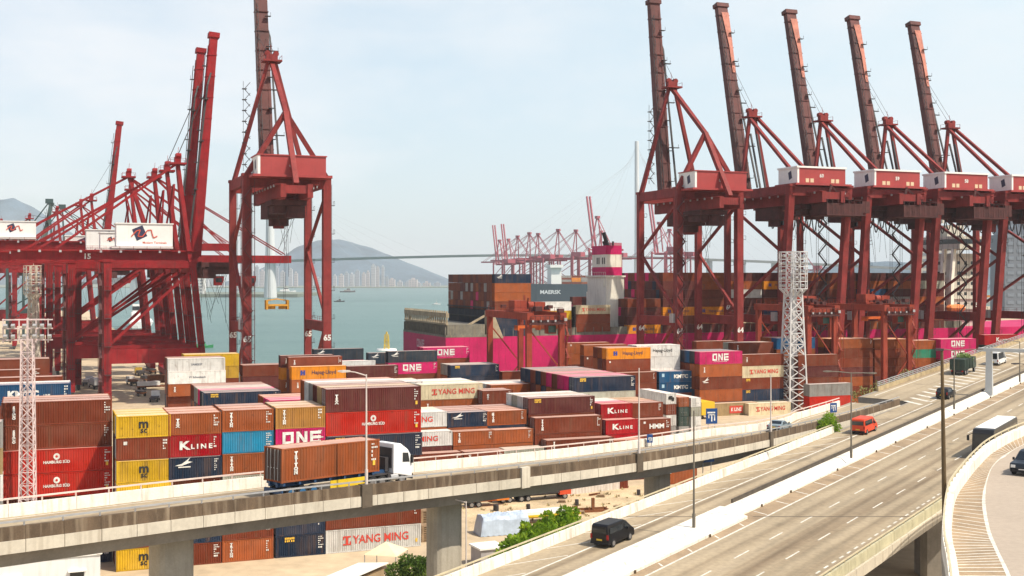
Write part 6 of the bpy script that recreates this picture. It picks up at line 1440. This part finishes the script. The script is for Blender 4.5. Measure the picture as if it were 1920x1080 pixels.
tree(Vector((p.x, p.y, 9)), [((-2, 0, 3), 2.2), ((1.5, .5, 4), 2.2), ((5, 2, 5), 2.0), ((8, 5, 6), 2.0)], 1500, .4, mat('dry_grass_leaf', (.22, .20, .06), .8, .4, .6), 'dry yellowish scrub outside the far guard rail', 'scrub', True, 'scrub', 4)
# ---- small buildings and clutter on the ground by the viaduct
M_SITEW = mat('site_office_white', (.66, .67, .66), .6, .08, .3, streak=.25, sc=(.38, .33, .27))
a, c = dp(-60, 1080, 124), dp(188, 1038, 129); a.z = c.z = 0; L_ = (c - a).length; t = thing('site_office', 'white flat roofed site office with small windows in the bottom left corner', 'building', a, math.atan2(c.y - a.y, c.x - a.x))
b = MB(); b.box(0, L_, 0, 6, 0, 4.2); b.ob('wall', M_SITEW, t); b = MB(); b.box(-.1, L_ + .12, -.12, 6.1, 4.2, 4.42); b.box(L_ - .3, L_ + .2, -.2, .2, 4.3, 4.75); b.ob('roof', M_WHITE, t)
for x in (4.2, 10.6):
    b = MB(); b.box(x - .7, x + .7, -.03, .02, 1.3, 2.6); w = b.ob('window', M_GLASS, t); b = MB(); b.box(x - .9, x + .95, -.4, 0, 2.62, 2.8); b.ob('hood', M_WHITE, w)
p = dp(668, 1062, 133); t = thing('shed', 'small shed with long white sloping roof at the bottom edge', 'shed', (p.x, 126, 0), R(-24)); b = MB(); b.box(-1.5, 1.5, -5, 5, 0, 2.6); b.ob('wall', mat('tan_shed_wall', (.30, .22, .13), .8, .2, 1), t)
b = MB(); b.add([(-1.9, -5.3, 2.7), (1.9, -5.3, 3.1), (1.9, 5.3, 3.1), (-1.9, 5.3, 2.7), (-1.9, -5.3, 2.6), (1.9, -5.3, 3.0), (1.9, 5.3, 3.0), (-1.9, 5.3, 2.6)], [(0, 1, 2, 3), (7, 6, 5, 4), (0, 4, 5, 1), (1, 5, 6, 2), (2, 6, 7, 3), (3, 7, 4, 0)]); b.ob('roof', M_WHITE, t)
p = gp(722, 1075, 0); t = thing('canopy_tent', 'pale cream canopy pitched beside the white shed roof', 'canopy', (p.x, 139, 0), R(-15)); b = MB(); b.add([(-2, -2, 2.2), (2, -2, 2.2), (2, 2, 2.2), (-2, 2, 2.2), (0, 0, 3.4)], [(0, 1, 4), (1, 2, 4), (2, 3, 4), (3, 0, 4)]); b.ob('cover', mat('cream_canvas', (.66, .60, .38), .8, .1, 1), t)
b = MB()
for x in (-1.9, 1.9):
    for y in (-1.9, 1.9): b.bar((x, y, 0), (x, y, 2.2), .08)
b.ob('pole', M_STEEL, t)
p = gp(913, 1058, 0); t = thing('shed', 'small grey shed with white roof beside the green tree', 'shed', (p.x + .3, p.y, 0), R(25)); b = MB(); b.box(-1.7, 1.3, -1.4, 1.6, 0, 2.1); b.ob('wall', mat('grey_shed_wall', (.36, .34, .34), .8, .15, 1), t); b = MB(); b.box(-1.9, 1.5, -1.6, 1.8, 2.1, 2.3); b.ob('roof', M_WHITE, t); b = MB(); b.box(.1, 1.1, -1.44, -1.4, .1, 1.8); b.ob('door', M_DARK, t)
# tarpaulin heap
p = gp(942, 1002, 0); b = MB(); r = random.Random(4); nx, ny = 28, 14; vs = []
for j in range(ny + 1):
    for i in range(nx + 1):
        x = -3.6 + 7.2 * i / nx; y = -1.7 + 3.4 * j / ny; e = min(1, (3.6 - abs(x)) / .5) * min(1, (1.7 - abs(y)) / .35)
        vs.append((x, y, max(0.02, e ** .6 * (2.5 + .10 * sin(x * 1.7 + y * 2) + .05 * sin(x * 5.3 + y * 3) + r.uniform(-.04, .04)) + (.12 * sin(i * 2.1) * (1 - e)))))
b.add(vs, [(j * (nx + 1) + i, j * (nx + 1) + i + 1, (j + 1) * (nx + 1) + i + 1, (j + 1) * (nx + 1) + i) for j in range(ny) for i in range(nx)])
o = b.ob('tarpaulin_heap', mat('pale_blue_tarp', (.42, .50, .60), .4, .2, .8, bump=.4)); o.location = p + Vector((0, 1, 0)); o.rotation_euler = (0, 0, R(20)); tag(o, 'heap draped in pale blue tarpaulin beyond the middle pier', 'tarpaulin')
# yard lorries and trailers
def yard_truck(p, yaw, cabc, bedc, L_, label, cab=True, load=None, group=None, name='yard_truck'):
    t = thing(name, label, 'truck' if cab else 'trailer', p, yaw, group); h = L_ / 2
    b = MB(); b.box(-h, h - 1.9, -1.1, 1.1, 1.0, 1.25); b.box(-h, h, -.45, .45, .7, 1.0); b.ob('chassis', bedc, t)
    if cab:
        b = MB(); b.prism([(h - 1.9, .7), (h, .7), (h, 1.7), (h - .35, 2.6), (h - 1.9, 2.65)], -1.15, 1.15); c = b.ob('cab', cabc, t)
        b = MB(); b.box(h - 1.2, h - .4, -1.17, 1.17, 1.7, 2.35); b.add([(h + .01, -1, 1.75), (h + .01, 1, 1.75), (h - .3, 1, 2.52), (h - .3, -1, 2.52)], [(0, 1, 2, 3)]); b.ob('window', M_GLASS, c)
    if load: b = MB(); b.box(-h + .2, h - 2.3, -1.05, 1.05, 1.25, 1.25 + load[0]); b.ob('load', load[1], t)
    for x in (-h + .8, -h + 1.9) + ((h - 1.0,) if cab else ()):
        for s in (-1, 1): wheel(t, x, s * .95, .45, .3)
    return t
M_RUSTY = mat('rusty_steel', (.20, .07, .025), .8, .4, 1.2); M_ORG = mat('orange_machine', (.60, .17, .02), .5, .15, 1)
yard_truck(gp(1015, 936), R(22), mat('cab_orange_red', (.60, .07, .02)), M_DARK, 9, 'black flatbed lorry with orange-red cab seen under the viaduct', load=(.5, M_DARK))
yard_truck(gp(912, 948), R(22), None, M_ORG, 7, 'orange skeletal trailer seen under the viaduct', False, (.35, M_ORG), name='trailer')
yard_truck(gp(958, 940), R(22), None, M_DARK, 5, 'small trailer with white box under the viaduct', False, (1.0, M_WHITE), name='trailer')
yard_truck(gp(1020, 978), R(22), None, mat('guard_yellow', (.66, .45, .02)), 11, 'long yellow framed trailer behind the leafy tree', False, (.4, M_WHITE), name='trailer')
p = gp(1098, 922); a, c = gp(1045, 931), gp(1162, 917); t = thing('hoarding', 'pale corrugated hoarding along the dirt below the viaduct', 'fence', a, math.atan2(c.y - a.y, c.x - a.x)); L_ = (c - a).length
b = MB(); k = int(L_ / .3)
b.add([(L_ * i / k, .06 * (i % 2), z) for i in range(k + 1) for z in (0, 2.5)], [(2 * i, 2 * i + 2, 2 * i + 3, 2 * i + 1) for i in range(k)]); b.ob('sheet', mat('pale_hoarding', (.56, .50, .44), .7, .15, .8, streak=.4, sc=(.3, .2, .13)), t); b = MB()
for i in range(8): b.bar((L_ * i / 7, .14, 0), (L_ * i / 7, .14, 2.2), .1)
b.ob('post', M_DARK, t)
p = gp(1113, 958); t = thing('steel_frame', 'low rusty steel frame lying on the dirt near the expressway', 'frame', p, R(15)); b = MB()
for y in (-.9, .9): b.box(-2.2, 2.2, y - .1, y + .1, 0, .35)
for x in (-2.1, 0, 2.1): b.box(x - .1, x + .1, -.9, .9, .05, .3)
b.box(-.3, .1, -.2, .2, .3, 1.9); b.ob('beam', M_RUSTY, t)
u, v = to_uv(gp(1270, 905)); container(u, v, 0, 20, 'ru', 'patch', 'rust container standing on the dirt right of the third pier', 2, CH)
u, v = to_uv(gp(1176, 915)); container(u - 3, v + 1, 0, 20, 'br', '', 'brown container standing on the dirt left of the third pier', 2, CH)
for i, (x, y, lab) in enumerate(((800, 975, 'upper'), (802, 1005, 'lower'))):
    p = gp(x, y + 8); t = thing('timber_stack', f'{lab} stack of timber pallets beside the white lettered container', 'timber', p, TH); b = MB()
    for k in range(9): b.box(-1.2, 1.2, -1, 1, k * .24, k * .24 + .12); b.box(-1.1, -.8, -1, 1, k * .24 + .12, k * .24 + .24); b.box(.8, 1.1, -1, 1, k * .24 + .12, k * .24 + .24)
    b.ob('pallet', mat('weathered_timber', (.28, .19, .11), .85, .35, 1.5), t)
r = random.Random(31)
for i in range(26):
    x, y = r.uniform(885, 1200), r.uniform(918, 972); p = gp(x, y); L_ = r.uniform(.8, 3.2); b = MB()
    if i % 3 == 0: b.box(-.6, .6, -.5, .5, 0, .12); b.box(-.55, .5, -.45, .4, .14, .26); b.box(-.5, .55, -.5, .45, .28, .4); nm, lb, m_ = 'pallet', 'weathered pallets dropped on the dirt under the viaduct', mat('weathered_timber', (.28, .19, .11), .85, .35, 1.5)
    elif i % 3 == 1: b.box(-L_ / 2, L_ / 2, -.12, .12, 0, .04); b.box(-L_ / 2, L_ / 2, -.03, .03, .04, .26); b.box(-L_ / 2, L_ / 2, -.12, .12, .26, .3); nm, lb, m_ = 'scrap_iron', 'rusty scrap iron bar left lying on the dirt under the viaduct', M_RUSTY
    else: b.cyl((0, 0, 0), (0, 0, .88), .29, 12); b.cyl((0, 0, .28), (0, 0, .32), .31, 12); b.cyl((0, 0, .58), (0, 0, .62), .31, 12); nm, lb, m_ = 'oil_drum', 'dark oil drum standing on the dirt under the viaduct', M_DARK
    o = b.ob(nm, m_); o.location = p; o.rotation_euler = (0, 0, r.uniform(0, 3.1)); tag(o, lb, nm.replace('_', ' '), 'scrap lying under the viaduct')
# dirt verge, tufts
b = MB(); r = random.Random(12)
for i in range(120):
    x, y = r.uniform(870, 1240), r.uniform(905, 985); p = gp(x, y)
    for k in range(7): a = r.uniform(0, 6.28); q = Vector((cos(a), sin(a), 0)) * r.uniform(.1, .45); b.add([p + q * .2, p + q + Z * r.uniform(.15, .5), p + q * .9 + Vector((-q.y, q.x, 0)) * .3], [(0, 1, 2)])
tag(b.ob('dry_grass', mat('dry_grass', (.34, .27, .12), .9, .4, .5)), 'sparse dry tufts on the dirt below the viaduct', 'grass', kind='stuff')
b = MB(); pts = [gp(x, y) + Z * .004 for x, y in ((860, 935), (1060, 925), (1240, 905), (1300, 925), (1180, 960), (1000, 985), (880, 995))]; b.add(pts, [tuple(range(len(pts)))]); tag(b.ob('dirt', mat('dirt', (.50, .38, .23), .95, .3, .25, fine=.25)), kind='structure')
# yellow box trailer and trucks in the yard
u, v = to_uv(gp(1328, 786)); t = thing('box_trailer', 'yellow box trailer parked end-on before the crimson lettered container', 'trailer', uv(u, v + 3), TH + R(90)); b = MB(); b.box(-3, 3, -1.8, 1.8, 1.0, 4.1); b.ob('box', mat('trailer_yellow', (.66, .42, .02), .5, .08, .5), t)
for x in (-2.2, -1.1, 2):
    for s in (-1, 1): wheel(t, x, s * 1.2, .5, .35)
r = random.Random(6); PW = [mat('yard_cab_white', (.66, .65, .62), .5, .1, 1), mat('yard_cab_red', (.4, .06, .04), .5, .1, 1), mat('yard_cab_yellow', (.55, .36, .05), .5, .1, 1)]
for i, (x, y, cab, ld, lab) in enumerate(((290, 752, 1, 0, 'white yard tractor heading down the left quay road'), (262, 742, 0, .4, 'rusty skeletal trailer parked nearest on the left quay'), (285, 730, 0, 1.2, 'brown loaded trailer parked behind the white yard tractor'),
        (248, 722, 1, .6, 'yard lorry with pale cab among the parked trailers'), (272, 716, 0, .8, 'low brown trailer in the middle of the parked row'), (300, 722, 0, 2.0, 'trailer carrying a tall tan box on the left quay'), (262, 704, 1, .5, 'farther yard lorry in the parked row'), (282, 700, 0, .5, 'farthest parked trailer on the left quay'),
        (165, 722, 1, .8, 'white lorry right of the blue container stack'), (178, 728, 1, 2.0, 'white box lorry by the near crane leg'), (118, 692, 1, 1.0, 'dark lorry on the yard road between left stacks'), (88, 664, 1, .8, 'distant white lorry by the far brown stack'))):
    yard_truck(gp(x, y), TH + R(r.choice((80, 95, 100, 15))), PW[0] if 'white' in lab or 'pale' in lab else r.choice(PW), M_RUSTY if not cab else M_DARK, r.uniform(6.5, 9), lab, bool(cab), (ld, r.choice([M_RUSTY, mat('tan_load', (.42, .29, .16)), M_DARK]) if 'white' not in lab else PW[0]) if ld else None, 'vehicles parked on the left quay')
# quay edge kerb
b = MB()
for a, c in ((uv(QU - .6, QV - .6), uv(1500, QV - .6)), (uv(QU - .6, QV - .6), uv(QU - .6, 455))): b.bar(a + Z * .15, c + Z * .15, .5, .3)
tag(b.ob('quay_kerb', mat('quay_kerb_yellow', (.5, .4, .15), .8, .2, .3)), kind='structure')
# ---- boxes the photograph shows nothing of join the buried mass
bpy.context.view_layer.update(); dg = bpy.context.evaluated_depsgraph_get(); eye = camo.location
def seen(o):
    ids = {o.name} | {c.name for c in o.children} | {g.name for c in o.children for g in c.children}
    Ln = 12.19
    for m_ in ('wall', 'shipping_container', 'container'):
        pass
    src = o if o.type == 'MESH' else next(c for c in o.children if c.name.startswith('wall'))
    xs = [v.co.x for v in src.data.vertices]; h2 = max(xs); mw = o.matrix_world; pts = []
    for i in range(13):
        for j in range(6):
            pts.append((-h2 + .05 + (2 * h2 - .1) * i / 12, -CWD / 2 + .05, .15 + 2.3 * j / 5)); pts.append((-h2 + .05 + (2 * h2 - .1) * i / 12, -CWD / 2 + .1 + (CWD - .2) * j / 5, 2.55))
    for i in range(6):
        for j in range(6): pts.append((-h2 + .06, -CWD / 2 + .1 + (CWD - .2) * i / 5, .15 + 2.3 * j / 5))
    hits = 0
    for p_ in pts:
        w_ = mw @ Vector(p_); d_ = w_ - eye; x = 960 + FOC * d_.x / d_.y; y = 520 - FOC * d_.z / d_.y
        if not (0 < x < 1920 and 0 < y < 1080): continue
        ok, loc, nr, idx, ob, mt = SC.ray_cast(dg, eye, d_.normalized())
        if ok and (ob.name in ids or (loc - w_).length < .25): hits += 1
        if hits >= 2: return True
    return False
HM = [cmat('br'), cmat('ru'), cmat('dm'), cmat('nv'), cmat('wh'), cmat('mg')]
gone = [o for o in CN if not seen(o)]; HB = MB()
for o in gone:
    src = o if o.type == 'MESH' else next(c for c in o.children if c.name.startswith('wall')); h2 = max(v.co.x for v in src.data.vertices); col = src.material_slots[0].material; mi = HM.index(col) if col in HM else 0
    mw = o.matrix_world; HB.add([mw @ Vector(q) for q in ((-h2, -1.2, .02), (h2, -1.2, .02), (h2, 1.2, .02), (-h2, 1.2, .02), (-h2, -1.2, 2.57), (h2, -1.2, 2.57), (h2, 1.2, 2.57), (-h2, 1.2, 2.57))], [(0, 3, 2, 1), (4, 5, 6, 7), (0, 1, 5, 4), (1, 2, 6, 5), (2, 3, 7, 6), (3, 0, 4, 7)], mi)
for o in gone:
    for c in list(o.children):
        for g_ in list(c.children): bpy.data.objects.remove(g_)
        bpy.data.objects.remove(c)
    bpy.data.objects.remove(o)
print('CONTAINERS kept', len(CN) - len(gone), 'buried', len(gone))
if HB.v: tag(HB.ob('shipping_container', HM), 'containers wholly hidden by the boxes stacked around them', 'containers', kind='stuff')
# ================================================================ HAZE
b = MB(); b.box(-13000, 13000, -400, 14500, -7.2, 340)
hm = bpy.data.materials.new('haze'); hm.use_nodes = True; nt = hm.node_tree; nt.nodes.clear()
pv = N(nt, 'ShaderNodeVolumePrincipled'); pv.inputs['Color'].default_value = (.94, .975, 1.0, 1); pv.inputs['Density'].default_value = 0.7e-4; pv.inputs['Anisotropy'].default_value = -.3
ou = N(nt, 'ShaderNodeOutputMaterial'); nt.links.new(pv.outputs[0], ou.inputs['Volume'])
tag(b.ob('haze', hm), kind='stuff')
